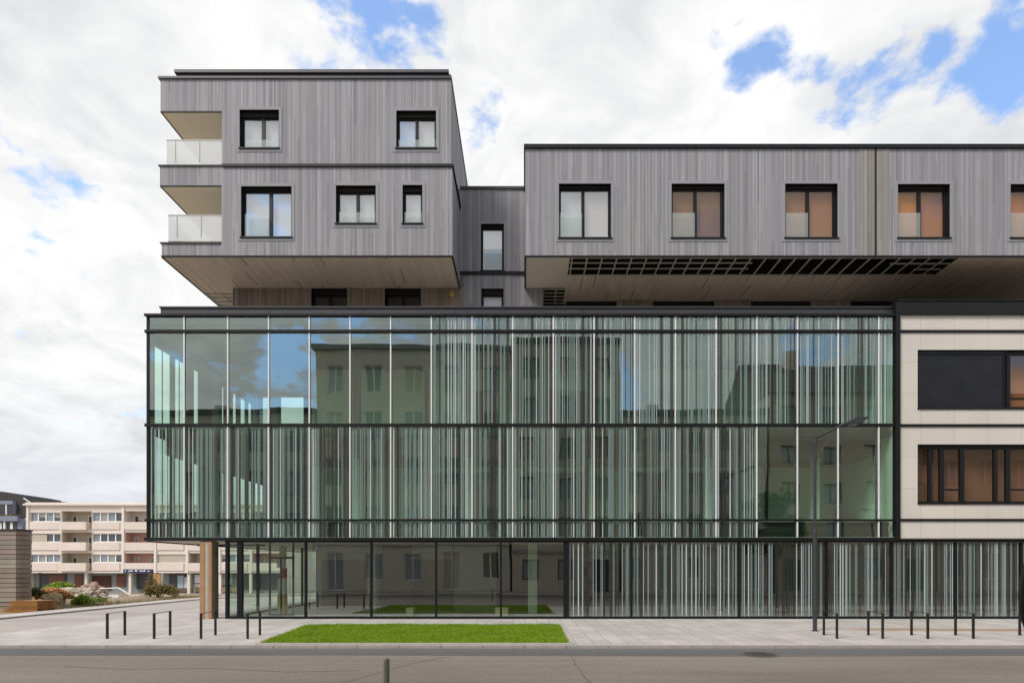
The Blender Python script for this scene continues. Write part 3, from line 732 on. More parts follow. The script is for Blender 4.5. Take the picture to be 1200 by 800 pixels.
# balcony decks on the left
zt1 = fz(131); zs1b, zs1t = fz(218), fz(195); zs2t = fz(285.5)
def deck(x0, z0, z1, under):
    b = MB(); b.box(x0, TXC-.003, 0, 8, z0+.02, z1, 0, skip='d'); b.box(x0+.2, TXC-.02, .4, 7.8, z1-.01, z1+.003, 3); b.box(x0+.03, TXC-.003, .03, 7.97, z0-.005, z0+.02, 1)
    b.box(x0-.0, TXC-.003, -.012, .03, z0-.02, z0+.018, 2); b.box(x0-.012, x0+.02, .03, 8, z0-.02, z0+.018, 2)
    return b.build('balcony_deck', [M['wood'], under, M['black'], M['deck_bounce']], ab)
deck(TX0+.02, zt1, zT, M['cream']); d1 = deck(TX0, zs1b, zs1t, M['cream']); d2 = deck(fx(189.5), zB+.03, zs2t, M['soffit_plain'])
for x0, zz, d_ in ((TX0, zs1t, d1), (fx(189.5), zs2t, d2)):
    b = MB(); b.box(x0-.05, TXC-.02, -.04, .10, zz, zz+.04); b.box(x0-.05, x0+.09, .1, 8, zz, zz+.04); b.build('edge_trim', M['cap'], d_)
    b = MB(); b.box(x0+.34, TXC-.02, .22, .36, zz+.003, zz+.16); b.box(x0+.34, x0+.5, .36, 7.5, zz+.003, zz+.16); b.build('guard_rail', M['grey_steel'], d_)
for (pxl, py0, py1, dk) in ((192.5, 161, 190.5, d1), (194.5, 249.5, 279.5, d2)):
    z1_, z0_ = fz(py0), fz(py1); xg = fx(pxl)
    b = MB(); b.box(xg, TXC-.03, .14, .16, z0_, z1_, 0); b.box(xg, xg+.02, .16, 7.5, z0_, z1_, 0)
    gl = b.build('glass_guard', M['guard'], ab)
    b = MB()
    for px in (pxl+10, pxl+38.5): b.box(fx(px)-.012, fx(px)+.012, .125, .139, z0_+.12, z1_-.02, 0)
    b.box(xg-.01, TXC-.03, .13, .17, z1_, z1_+.02, 0); b.box(xg-.005, TXC-.03, .125, .175, z0_-.03, z0_, 0)
    b.build('guard_frame', M['grid'], gl)
b = MB(); b.box(TXC-2.2, TXC-.01, 6.2, 6.4, zB+.4, zt1); b.build('balcony_wall', M['cream'], ab)
# tower roof edge
b = MB(); b.box(TX0-.05, TX1+.03, -.05, 8.05, zT, fz(90.5), 0)
b.build('roof_edge', M['cap'], ab)
b = MB(); b.box(fx(204), TX1-.02, .16, 7.8, fz(90.5), fz(83), 0); b.box(fx(202), TX1-.10, .10, 7.9, fz(83)+.03, zR, 0); b.box(fx(204)+.02, TX1-.13, .14, 7.8, fz(83), fz(83)+.03, 1)
for px in (242, 312, 383, 455): b.box(fx(px)-.005, fx(px)+.005, .155, .165, fz(90.4), fz(83.1), 1)
b.build('parapet', [M['cap'], M['void']], ab)
window(ab, W1, 0, 'b_white', guard=(.12,1), gh=.32, shutter=.17, cols=(.55,))
window(ab, W2, 0, 'b_white', guard=(.03,1), gh=.32, shutter=.17, cols=(.5,))
window(ab, W3, -.02, 'b_white', guard=(.05,.53), gh=.86, shutter=.08, cols=(.55,), backing2='b_white')
window(ab, W4, -.02, 'b_white', guard=(.05,1), gh=.42, shutter=.15, cols=(.52,))
window(ab, W5, -.02, 'b_white', guard=(.05,1), gh=.42, shutter=.17, cols=())
# tower soffit
YR = 2.3
b = MB(); b.face([(TXC-.0,YR+.4,zB),(TXC-.0,.0,zB),(TX1+.05,.0,zB),(TX1+.05,YR+.4,zB)][::-1], 0)
b.face([(fx(189.5),2.75,zB),(fx(189.5),.0,zB),(TXC,.0,zB),(TXC,2.75,zB)][::-1], 0)
b.build('soffit', M['soffit'], ab)
b = MB(); b.box(fx(189.5), TX1+.06, -.035, .012, zB-.02, zB+.038); b.box(TX1+.03, TX1+.085, .012, YR, zB-.03, zB+.038); b.box(fx(189.5)-.02, fx(189.5)+.02, .012, 5, zB-.03, zB+.02)
b.build('soffit_trim', M['black'], ab)
def lattice(x0, x1, y0, y1, z, sx, sy, name='soffit_lattice', xbars=None):
    b = MB(); xx = x0
    while xx < x1+.01: b.box(xx-.022, xx+.022, y0, y1, z-.01, z+.025); xx += sx
    if xbars is None:
        xbars = []; yy = y0
        while yy < y1+.01: xbars.append((x0, x1, yy)); yy += sy
    for a, c, yy in xbars: b.box(a-.02, c+.02, yy-.022, yy+.022, z-.022, z+.01)
    return b.build(name, M['grid'], ab)
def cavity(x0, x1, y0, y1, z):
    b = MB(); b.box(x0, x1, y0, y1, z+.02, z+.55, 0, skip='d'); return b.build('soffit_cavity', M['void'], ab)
lattice(fx(189.5)+.05, fx(273,23)+.1, 2.8, 5.2, zB-.01, .62, .36); cavity(fx(189.5)+.03, fx(273,23)+.3, 2.76, 5.3, zB)
# recessed storey between the terrace and the boxes
zc0 = Z['top']-.05
R1, R2, R3 = H(365,406.5,338,400,23), H(451,493,338,400,23), H(564,590,338,400,23)
R1, R2, R3 = [(a, c, zc0+.03, q) for a, c, p, q in (R1, R2, R3)]
xw0, xw1 = fx(273,23), fx(636,23)
b = MB(); wall_grid(b, xw0, TX1+.2, zc0, zB+.02, YR, [R1, R2], 0, .2, 2)
b.face([(xw0,8,zc0),(xw0,YR,zc0),(xw0,YR,zB),(xw0,8,zB)], 0)
b.build('recessed_wall', [M['wood_deep'], M['wood'], M['black']], ab)
W6 = H(563.5,590.5,262.5,317,23); zcr = fz(222,23); zf0, zf1 = fz(322,23), fz(318.5,23)
b = MB(); wall_grid(b, TX1+.2, xw1, zc0, zf0, YR, [R3], 0, .2, 1)
wall_grid(b, TX1-.1, .2, zf0, zcr, YR, [W6], 0, .2, 1); b.face([(.2,YR,zf0),(xw1,YR,zf0),(xw1,YR,zB),(.2,YR,zB)])
b.face([(xw1,YR,zc0),(xw1,8,zc0),(xw1,8,zB),(xw1,YR,zB)])
b.build('connecting_wall', [M['wood'], M['black']], ab)
b = MB(); b.box(TX1+.07, .0, YR-.06, YR-.002, zf0, zf1); b.build('flashing', M['black'], ab)
b = MB(); b.box(TX1+.07, .0, YR-.05, 8, zcr, fz(219,23)); b.build('roof_edge', M['cap'], ab)
window(ab, W6, YR, 'b_white', guard=(.08,.95), gh=.88, shutter=.10, cols=())
for hh, gl_ in ((R1,'b_dark'), (R2,'b_dark')): window(ab, hh, YR, gl_, cols=(.5,), shutter=.2, trim=False, gm='glass_far')
window(ab, R3, YR, 'b_white', cols=(), shutter=.2, trim=False, gm='glass_far')

# right-hand box
RX0, RX1 = fx(615.5), fx(1345)
zRt = fz(174.5); YB = 3.3
wr = [H(655,716,215.5,278.5), H(787,849,215.5,278.5), H(920,981.5,215.5,278.5), H(1052,1113,216,278.5), H(1184,1245,216,278.5)]
b = MB(); wall_grid(b, RX0, RX1, zB+.04, zRt, 0, wr, 0, .22, 1)
b.face([(RX0,8,zB+.04),(RX0,0,zB+.04),(RX0,0,zRt),(RX0,8,zRt)]); b.face([(RX1,0,zB+.04),(RX1,8,zB+.04),(RX1,8,zRt),(RX1,0,zRt)]); b.face([(RX1,8,zB+.04),(RX0,8,zB+.04),(RX0,8,zRt),(RX1,8,zRt)])
b.build('wall', [M['wood'], M['black']], ab)
b = MB(); b.box(RX0-.05, RX1, -.06, 8.05, zRt, fz(170)); b.build('roof_edge', M['black'], ab)
for a, c in ((1007.5, 1024.8), (1028, 1042)):
    b = MB(); b.box(fx(a), fx(c), -.012, -.002, zB+.045, zRt-.002); b.build('brown_boards', M['wood_brown'], ab)
b = MB(); b.box(fx(1025.2), fx(1027), -.016, -.002, zB+.042, zRt); b.build('wall_joint', M['void'], ab)
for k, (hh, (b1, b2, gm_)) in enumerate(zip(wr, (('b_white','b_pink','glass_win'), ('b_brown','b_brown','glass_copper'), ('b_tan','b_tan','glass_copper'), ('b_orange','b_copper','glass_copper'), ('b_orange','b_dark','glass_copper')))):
    window(ab, hh, 0, b1, cols=(.47,), guard=(.0,.46), gh=.92, shutter=.10, backing2=b2, gm=gm_)
# soffit of the right box: plain panel, boards, and an unfinished strip showing the grid
xg0, xg1, yg = fx(668), fx(1125), 1.3
b = MB(); b.face([(RX0,0,zB),(RX0,YR,zB),(xg0,YR,zB),(xg0,0,zB)]); b.build('soffit_panel', M['soffit_plain'], ab)
b = MB(); b.face([(xg0,yg,zB),(xg0,YB+.3,zB),(RX1,YB+.3,zB),(RX1,yg,zB)]); b.face([(xg1,0,zB),(xg1,yg,zB),(RX1,yg,zB),(RX1,0,zB)]); b.build('soffit', M['soffit'], ab)
b = MB(); b.box(RX0-.03, RX1, -.03, .012, zB-.02, zB+.038); b.box(RX0-.03, RX0+.03, .012, YR, zB-.03, zB+.038); b.build('soffit_trim', M['black'], ab)
cavity(xg0, xg1+.02, .015, yg, zB)
xa, xb, xc = fx(668), fx(886), fx(1053)
lattice(xg0+.09, xg1-.05, .05, yg-.02, zB, .545, .4, xbars=[(xa,xb,.40),(xa,xb,.80),(xa,xg1-.1,yg-.03),(xa,xg1-.1,.05),(xc,xg1-.05,.45),(fx(1090),xg1-.1,.85)])
lattice(xw1+.05, fx(664,23.6)+.1, YR+.1, YB+.6, zB-.005, .5, .3); cavity(xw1+.03, xg0, YR+.02, YB+1.0, zB)
# recessed wall under the right box
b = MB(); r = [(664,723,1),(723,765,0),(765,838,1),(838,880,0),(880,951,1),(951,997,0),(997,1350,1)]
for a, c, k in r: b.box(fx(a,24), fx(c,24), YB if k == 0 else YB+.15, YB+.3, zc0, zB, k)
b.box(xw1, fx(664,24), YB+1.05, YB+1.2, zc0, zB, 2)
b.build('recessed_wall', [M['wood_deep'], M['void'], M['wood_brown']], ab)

# nest box on the recessed wall and loose sheeting on the balconies
xn, zn = fx(530,23), fz(346,23); nb = thing('nest_box', 'small yellowish wooden nest box on the recessed wall', 'nest box', (xn, YR-.08, zn-.11))
b = MB(); b.box(xn-.085, xn+.085, YR-.16, YR-.004, zn-.11, zn+.08); b.build('box', plain('raw_pine', (.55,.38,.16), .7), nb)
b = MB(); b.box(xn-.11, xn+.11, YR-.2, YR-.003, zn+.081, zn+.105); b.build('lid', plain('pine_lid', (.45,.30,.12), .7), nb)
b = MB(); b.tube([(xn,YR-.165,zn+.02),(xn,YR-.150,zn+.02)], .03, 0, 12); b.build('entry_hole', M['void'], nb)
def sheeting(px0, px1, z, label, seed):
    r = random.Random(seed); b = MB(); n = 9; x0, x1 = fx(px0), fx(px1)
    P = [[(x0+(x1-x0)*i/n, .02+.1*j+r.uniform(-.02,.02), z+.045+r.uniform(0,.09)*(1 if j else .5)) for i in range(n+1)] for j in range(3)]
    for j in range(2):
        for i in range(n): b.face([P[j][i],P[j][i+1],P[j+1][i+1],P[j+1][i]])
    o = b.build('plastic_sheet', plain('white_plastic_sheet', (.62,.62,.62), .4), loc=((x0+x1)/2, .1, z+.04)); tag(o, label, 'sheet')
sheeting(212, 259, zs2t, 'crumpled pale plastic sheet lying on the lower balcony edge', 4)
sheeting(211, 232, zs1t-.05, 'dark-edged plastic sheet lying on the upper balcony edge', 5)

# ================================================================== STREET OBJECTS
# street lamp
def street_lamp(name, loc, label, group=None, flip=1):
    t = thing(name, label, 'street lamp', loc, group)
    X, Y, Z0 = loc; px2m = 16.7/F
    hz = 5.55
    b = MB(); b.tube([(X,Y,Z0),(X,Y,Z0+.02)], .10, 0, 12); b.tube([(X,Y,Z0+.02),(X,Y,Z0+2.9)], .058, 0, 12); b.tube([(X,Y,Z0+2.9),(X,Y,Z0+2.96),(X,Y,Z0+hz)], [.058,.045,.042], 0, 12)
    b.build('pole', M['grey_steel'], t)
    b = MB(); b.tube([(X,Y,Z0+hz-.12),(X,Y,Z0+hz+.16)], .055, 0, 12); b.tube([(X,Y,Z0+hz-.62),(X,Y,Z0+hz-.52)], .052, 0, 12); b.build('collar', M['grey_steel'], t)
    b = MB(); b.tube([(X,Y,Z0+hz+.10),(X+.85*flip,Y,Z0+hz+.52)], [.04,.03], 0, 8); b.build('arm', M['grey_steel'], t)
    b = MB(); b.tube([(X,Y,Z0+hz-.56),(X+.60*flip,Y,Z0+hz+.38)], .006, 0, 5); b.build('stay_wire', M['grey_steel'], t)
    b = MB()
    pr = [(.80,.50),(1.16,.68),(1.50,.695),(1.47,.64),(1.22,.50),(.95,.49)]
    b.prism_y([(X+a*flip, Z0+hz+c) for a, c in pr], Y-.16, Y+.16)
    h = b.build('lamp_head', M['grey_steel'], t)
    b = MB(); b.face([(X+.98*flip,Y-.12,Z0+hz+.484),(X+1.24*flip,Y-.12,Z0+hz+.494),(X+1.24*flip,Y+.12,Z0+hz+.494),(X+.98*flip,Y+.12,Z0+hz+.484)])
    b.face([(X+1.24*flip,Y-.12,Z0+hz+.497),(X+1.45*flip,Y-.12,Z0+hz+.618),(X+1.45*flip,Y+.12,Z0+hz+.618),(X+1.24*flip,Y+.12,Z0+hz+.497)]); b.build('lens', plain('lamp_lens', (.25,.22,.19), .3), h)
    return t
street_lamp('street_lamp', (fx(955,16.7), 16.7-D0, 0), 'slim dark grey street lamp with angled arm on the pavement before the glass')

# bike racks: two posts and a thin top bar
rk = thing('bike_rack', 'x', 'bike rack', (0,0,0), 'dark steel bike racks on the pavement')
b = MB(); b.box(-.022,.022,-.06,-.015,0,.665); p1 = b.build('post', M['rack'], rk)
b = MB(); b.box(-.022,.022,.015,.06,0,.665); p2 = b.build('post', M['rack'], rk)
b = MB(); b.box(-.022,.022,-.0145,.0145,.640,.665); p3 = b.build('top_bar', M['rack'], rk)
def rack_mesh(L):
    a = MB(); a.box(-.024,.024,-L/2,-L/2+.05,0,.665); c = MB(); c.box(-.024,.024,L/2-.05,L/2,0,.665); d = MB(); d.box(-.016,.016,-L/2+.051,L/2-.051,.653,.665)
    return a, c, d
for o in (p1, p2, p3): bpy.data.objects.remove(o)
for mb in rack_mesh(.84): 
    mb.build('post' if mb.v[0][2] == 0 else 'top_bar', M['rack'], rk)
labs = ['bike rack nearest the side road, leftmost of the left row of four', 'second bike rack from the left, between the side road and the support column', 'bike rack standing in front of the timber and concrete support column', 'bike rack in front of the glass lobby beside the lawn corner',
        'bike rack immediately right of the street lamp', 'second bike rack right of the street lamp', 'third bike rack right of the street lamp', 'fourth bike rack right of the street lamp, with a worn scratched post', 'bike rack at the right edge of the photo']
spots = [(125,147),(180,200),(235,253),(289.7,305),(981.3,965),(1035,1017),(1088,1067.5),(1141.4,1119),(1216,1194)]
for i, ((pf, pb), lab) in enumerate(zip(spots, labs)):
    df = 14.85; o = rk if i == 0 else copy_tree(rk)
    db = df + .84; xf, xb = fx(pf, df), fx(pb, db)
    o['label'] = lab; o.location = ((xf+xb)/2, (df+db)/2-D0, 0); o.rotation_euler = (0, 0, -math.atan2(xb-xf, .84)); 

# marker post at the near edge of the road
xp = fx(453, 8.0); yp = 8.0-D0
mp = thing('marker_post', 'short grey marker post standing in the road at the bottom edge', 'post', (xp, yp, -.075))
b = MB(); b.tube([(xp,yp,-.075),(xp,yp,.50),(xp,yp,.57),(xp,yp,.59)], [.042,.042,.038,.02], 0, 14); b.build('shaft', plain('olive_grey_post', (.14,.14,.11), .6, var=.2), mp, smooth=False)
b = MB(); b.tube([(xp,yp,-.08),(xp,yp,-.045)], .07, 0, 14); b.build('foot', M['rack'], mp)
# black hoops cut off by the right edge
xh, yh = 4.625, 4.5-D0
hp = thing('hoop_stand', 'black tubular hoop stand cut off by the right edge of the photo', 'stand', (xh+.1, yh, -.075))
for nm, zc_, rr in (('ring', 1.63, .70), ('ring', .42, .66)):
    b = MB(); b.tube([(xh+rr*cos(2*pi*k/48), yh, zc_+rr*sin(2*pi*k/48)) for k in range(49)], .022 if zc_ > 1 else .014, 0, 8)
    if zc_ > 1: b.tube([(xh+.08+.64*cos(2*pi*k/40), yh+.02, zc_-.06+.60*sin(2*pi*k/40)) for k in range(41)], .008, 0, 6)
    b.build(nm, M['rack'], hp)
b = MB(); b.tube([(xh+.1,yh+.06,-.075),(xh+.1,yh+.06,2.3)], .03, 0, 10); b.build('post', M['rack'], hp)
# manhole cover
xm, ym = fx(890, 12.65), 12.65-D0
mh = thing('manhole_cover', 'round cast iron manhole cover set in the road near the kerb', 'manhole cover', (xm, ym, -.071))
b = MB(); n = 32
for k in range(n):
    a0, a1 = 2*pi*k/n, 2*pi*(k+1)/n
    b.face([(xm+.33*cos(a0),ym+.33*sin(a0),-.063),(xm+.40*cos(a0),ym+.40*sin(a0),-.065),(xm+.40*cos(a1),ym+.40*sin(a1),-.065),(xm+.33*cos(a1),ym+.33*sin(a1),-.063)])
b.build('rim', plain('iron_rim', (.12,.11,.10), .6, .3), mh)
b = MB(); b.face([(xm+.32*cos(2*pi*k/n), ym+.32*sin(2*pi*k/n), -.065) for k in range(n)])
for i in range(-3,4):
    for j in range(-3,4):
        if i*i+j*j < 10: b.box(xm+i*.085-.025, xm+i*.085+.025, ym+j*.085-.025, ym+j*.085+.025, -.0645, -.059)
b.build('lid', plain('iron_lid', (.085,.078,.07), .5, .3), mh)

# inside the lobby: boxes, and a solid machine added for a reflected one
xt, yt = fx(331, 22.4), 1.7
tm = thing('reflected_ticket_machine', 'narrow upright machine with white and red panels on a yellow base set behind the glass in place of its reflection', 'ticket machine', (xt, yt, .02))
b = MB(); b.box(xt-.14,xt+.14,yt-.14,yt+.14,.02,.80); b.build('base', plain('yellow_enamel', (.50,.36,.05), .5), tm)
b = MB(); b.box(xt-.13,xt+.13,yt-.13,yt+.13,.805,1.45); b.box(xt-.04,xt+.13,yt-.13,yt+.13,1.45,1.85,1); b.build('body', [plain('white_enamel', (.70,.70,.66), .5), plain('red_enamel', (.50,.09,.04), .5)], tm)
b = MB(); b.box(xt-.15,xt+.10,yt-.15,yt+.1,1.86,2.22); b.build('head', plain('white_head', (.70,.70,.66), .5), tm)
b = MB(); b.box(xt-.08,xt+.12,yt-.1,yt+.1,2.225,2.68); b.build('top_sign', plain('cream_sign', (.62,.56,.40), .5), tm)
for px, lab, w_ in ((588,'pale cardboard box on the floor behind the ground floor glass, by the wide dark post',.5),(481,'small brown cardboard box on the floor behind the ground floor glass, mid lawn',.28)):
    xx = fx(px,22); b = MB(); b.box(xx-w_/2,xx+w_/2,1.1,1.5,.021,.30); b.box(xx-w_/2-.012,xx+w_/2+.012,1.09,1.28,.30,.312); b.box(xx-w_/2-.012,xx+w_/2+.012,1.29,1.51,.30,.316)
    tag(b.build('cardboard_box', plain('cardboard', (.50,.42,.30), .8), loc=(xx,1.3,.021)), lab, 'box')

# ================================================================== FOLIAGE HELPERS
def leaves(b, cx, cy, cz, rx, ry, rz, n, s, r, m=0, shell=.55):
    for _ in range(n):
        while True:
            p = Vector((r.uniform(-1,1), r.uniform(-1,1), r.uniform(-1,1)))
            if shell < p.length < 1: break
        c = Vector((cx+p.x*rx, cy+p.y*ry, cz+p.z*rz))
        d = Vector((r.gauss(0,1), r.gauss(0,1), r.gauss(0,1)+.4)).normalized(); t = d.orthogonal().normalized(); u = d.cross(t)
        q = s*r.uniform(.6,1.4)
        b.face([c-t*q, c-u*q*.5, c+t*q, c+u*q*.5], m)
def bush(name, label, x, y, z, rx, ry, rz, n, s, mat, seed, cat='bush', group=None):
    r = random.Random(seed); t = thing(name, label, cat, (x,y,z), group)
    b = MB()
    for k in range(7): 
        a = r.uniform(0,6.28); b.tube([(x,y,z-.1),(x+cos(a)*rx*.4,y+sin(a)*ry*.4,z+rz*.8),(x+cos(a)*rx*.8,y+sin(a)*ry*.8,z+rz*r.uniform(1.0,1.6))], [.03,.02,.008], 0, 5)
    b.build('stem', M['bark'], t)
    b = MB()
    for k in range(9):
        a = r.uniform(0,6.28); q = r.uniform(0,.75)
        leaves(b, x+cos(a)*rx*q, y+sin(a)*ry*q, z+rz*(.35+.75*(1-q)*r.uniform(.7,1.2)), rx*r.uniform(.3,.5), ry*r.uniform(.3,.5), rz*r.uniform(.3,.55), n//9, s, r, 0, .2)
    b.build('foliage', M[mat], t); return t
def tree(label, x, y, z, h, cr, seed, mat='leaf_dark', n=7000, group=None, s=.11):
    r = random.Random(seed); t = thing('tree', label, 'tree', (x,y,z), group)
    b = MB(); b.tube([(x,y,z),(x+.05,y,z+h*.3),(x-.05,y,z+h*.6),(x,y,z+h*.9)], [h*.022,h*.017,h*.011,.02], 0, 9)
    ends = []
    for k in range(16):
        a = r.uniform(0,6.28); z0 = z+h*r.uniform(.28,.7); q = cr*r.uniform(.5,.95)*(1.1-(z0-z)/h*.6)
        e = (x+cos(a)*q, y+sin(a)*q, z0+h*r.uniform(.10,.28)); ends.append(e)
        b.tube([(x,y,z0),(x+cos(a)*q*.5,y+sin(a)*q*.5,z0+h*.07),e], [h*.008,h*.005,.01], 0, 6)
    b.build('trunk', M['bark'], t)
    b = MB()
    for e in ends + [(x,y,z+h*.9),(x+.3,y,z+h*.8),(x-.3,y+.2,z+h*.75)]:
        for q in range(3):
            o = [r.uniform(-.5,.5)*cr*.6 for _ in range(3)]
            leaves(b, e[0]+o[0], e[1]+o[1], e[2]+o[2]*.6, cr*r.uniform(.2,.38), cr*r.uniform(.2,.38), cr*r.uniform(.14,.26), n//57, s, r, 0, .1)
    b.build('crown', M[mat], t); return t

# ================================================================== LEFT BACKGROUND
DF = 78.0; YF = DF - D0
def bx(px): return fx(px, DF)
def bz(py): return fz(py, DF)
pinkw = plain('pale_pink_render', (.71,.625,.56), .85, var=.16, scale=.25); pinkp = plain('pink_panel', (.68,.585,.52), .85, var=.16, scale=.3)
rosew = plain('rose_wall', (.58,.36,.29), .85, var=.1, scale=.4); yellw = plain('sand_wall', (.50,.44,.33), .85, var=.1, scale=.4)
whitef = plain('white_frame', (.78,.78,.77), .5, var=.04); shopd = plain('dark_shopfront', (.05,.05,.055), .4, var=.4, scale=.8)
bshut = plain('beige_shutter', (.50,.44,.35), .7, var=.08, scale=2); brownd = plain('brown_door', (.16,.055,.03), .5, var=.3, scale=2)
palew = plain('pale_green_wall', (.25,.275,.26), .8, var=.1); greyc = plain('grey_curtain', (.34,.36,.38), .8, var=.25, scale=1.2)
flat = thing('apartment_block', 'pale pink four storey apartment block with balconies and shops beyond the side road', 'apartment building', (bx(200), YF+6, -1.66))
bays = [(35,71,'w'),(72,107.5,'b'),(108,143.5,'w'),(146,181,'b'),(184,218.5,'w'),(221,256,'b'),(259,293,'w'),(296,331,'b')]
heads = [(600,611,620.5,624),(624.8,634.8,644.8,648.5),(649.2,658.8,668.8,671.5)]
b = MB()
zt_, zb_ = bz(589), bz(671)
holes = []
for a, c, k in bays:
    for h0, s0, p0, e0 in heads:
        holes.append((bx(a), bx(c), bz(s0), bz(h0)) if k == 'w' else (bx(a), bx(c), bz(p0-.1), bz(h0-1.5)))
wall_grid(b, bx(31), bx(335), zb_, bz(592), YF, holes, 0, .25, 0)
b.face([(bx(31),YF+12,-1.7),(bx(31),YF,-1.7),(bx(31),YF,bz(592)),(bx(31),YF+12,bz(592))]); b.face([(bx(335),YF,-1.7),(bx(335),YF+12,-1.7),(bx(335),YF+12,bz(592)),(bx(335),YF,bz(592))])
b.face([(bx(31),YF+12,-1.7),(bx(335),YF+12,-1.7),(bx(335),YF+12,bz(592)),(bx(31),YF+12,bz(592))][::-1])
b.face([(bx(31),YF,zb_),(bx(31),YF+1.1,zb_),(bx(335),YF+1.1,zb_),(bx(335),YF,zb_)])
b.build('wall', pinkw, flat)
b = MB(); b.box(bx(30)-.1, bx(336), YF-.35, YF+12.2, bz(592), bz(590.2), 0); b.box(bx(30)+.1, bx(336), YF-.2, YF+12, bz(590.2), bz(588.6), 0); rf = b.build('roof', pinkw, flat)
for px, w_ in ((88,2.6),(205,2.0)):
    b = MB(); b.box(bx(px), bx(px)+w_*.3, YF+3, YF+4, bz(588.6), bz(586.8)); b.build('chimney', shopd, rf)
rb = random.Random(21)
for bi, (a, c, k) in enumerate(bays):
    for si, (h0, s0, p0, e0) in enumerate(heads):
        x0, x1 = bx(a), bx(c)
        if k == 'w':
            b = MB(); n = 4; z0, z1 = bz(s0), bz(h0); y_ = YF+.14
            b.box(x0, x1, y_, y_+.08, z0, z0+.09); b.box(x0, x1, y_, y_+.08, z1-.07, z1)
            for j in range(n+1):
                xx = x0 + (x1-x0)*j/n; b.box(max(x0,xx-.07), min(x1,xx+.07), y_-.003, y_+.083, z0+.09, z1-.07)
            wn = b.build('window', whitef, flat)
            b = MB(); b.face([(x0,y_+.05,z0),(x1,y_+.05,z0),(x1,y_+.05,z1),(x0,y_+.05,z1)]); b.build('pane', M['glass_far'], wn)
            b = MB(); b.box(x0, x1, y_+.12, y_+.16, z0, z1, 0)
            for j in range(n):
                m_ = rb.choice([0,1,1,2,2]); full = (bi == 4 and si == 2)
                if full: m_ = 2
                if m_: 
                    zlow = z0 if (m_ == 1 or full or rb.random() < .3) else z0 + (z1-z0)*rb.choice([.0,.45,.5]); b.box(x0+(x1-x0)*j/n, x0+(x1-x0)*(j+1)/n, y_+.095, y_+.118, zlow, z1, m_)
            b.build('curtain', [shopd, greyc, bshut], wn)
            if (bi, si) in ((4,2),(0,1)):
                b = MB(); xe = x1 if bi == 4 else x0+(x1-x0)*.54; zz = z0
                while zz < z1-.02: b.box(x0, xe, y_-.03, y_-.008, zz, zz+.085); zz += .095
                b.build('shutter', bshut, wn)
            b = MB(); b.box(x0+.05, x1-.35, YF-.10, YF-.004, bz(p0-.6), bz(s0+.5)); b.build('spandrel_panel', pinkp, flat)
        else:
            yb = YF + 1.5; back = {0:yellw,1:rosew}.get((bi//2) % 2, pinkw) if si else pinkw
            if bi == 1: back = yellw
            if bi == 3 and si: back = rosew
            b = MB(); z0, z1 = bz(p0), bz(h0-1.5)
            b.face([(x0,yb,z0),(x1,yb,z0),(x1,yb,z1),(x0,yb,z1)]); b.face([(x0,YF+.25,z0),(x0,yb,z0),(x0,yb,z1),(x0,YF+.25,z1)]); b.face([(x1,yb,z0),(x1,YF+.25,z0),(x1,YF+.25,z1),(x1,yb,z1)])
            b.face([(x0,YF+.2,z1),(x1,YF+.2,z1),(x1,yb,z1),(x0,yb,z1)], 1); b.face([(x0,YF+.2,z0+.02),(x1,YF+.2,z0+.02),(x1,yb,z0+.02),(x0,yb,z0+.02)], 1)
            b.build('balcony_recess', [back, pinkw], flat)
            W_ = x1-x0
            for (f0, f1, low) in ((.10,.24,0),(.62,.93,.9)):
                b = MB(); b.box(x0+W_*f0, x0+W_*f1, yb-.06, yb-.002, z0+low+.05, z1-.55, 0); wn = b.build('window' if low else 'door', whitef, flat)
                b = MB(); xm_ = x0+W_*(f0+f1)/2
                if low:
                    b.box(x0+W_*f0+.09, xm_-.05, yb-.07, yb-.062, z0+low+.12, z1-.63); b.box(xm_+.05, x0+W_*f1-.09, yb-.07, yb-.062, z0+low+.12, z1-.63)
                else: b.box(x0+W_*f0+.08, x0+W_*f1-.08, yb-.07, yb-.062, z0+.4, z1-.63)
                b.build('pane', greyc if rb.random() < .35 else shopd, wn)
            pr = -.55 if bi == 1 else -.12
            b = MB(); b.box(x0-.05 if bi == 1 else x0+.02, x1-(.4 if bi == 1 else .02), YF+pr, YF+.2, bz(p0), bz(s0+.4)); bp = b.build('balcony', pinkp, flat)
            if bi in (3, 5):
                b = MB()
                for f in ((.5,) if bi == 3 else (.7,)): leaves(b, x0+W_*f, YF+.05, bz(s0)+.12, .3, .12, .13, 26, .09, rb, 0, .1)
                b.build('flower_box', plain('red_flowers', (.42,.06,.035), .7), bp)
    # pilasters
for px in (33, 144.7, 182.4, 219.8, 257.5, 294.5):
    b = MB(); b.box(bx(px)-.16, bx(px)+.16, YF-.14, YF-.003, zb_, bz(592.5)); b.build('pilaster', pinkw, flat)
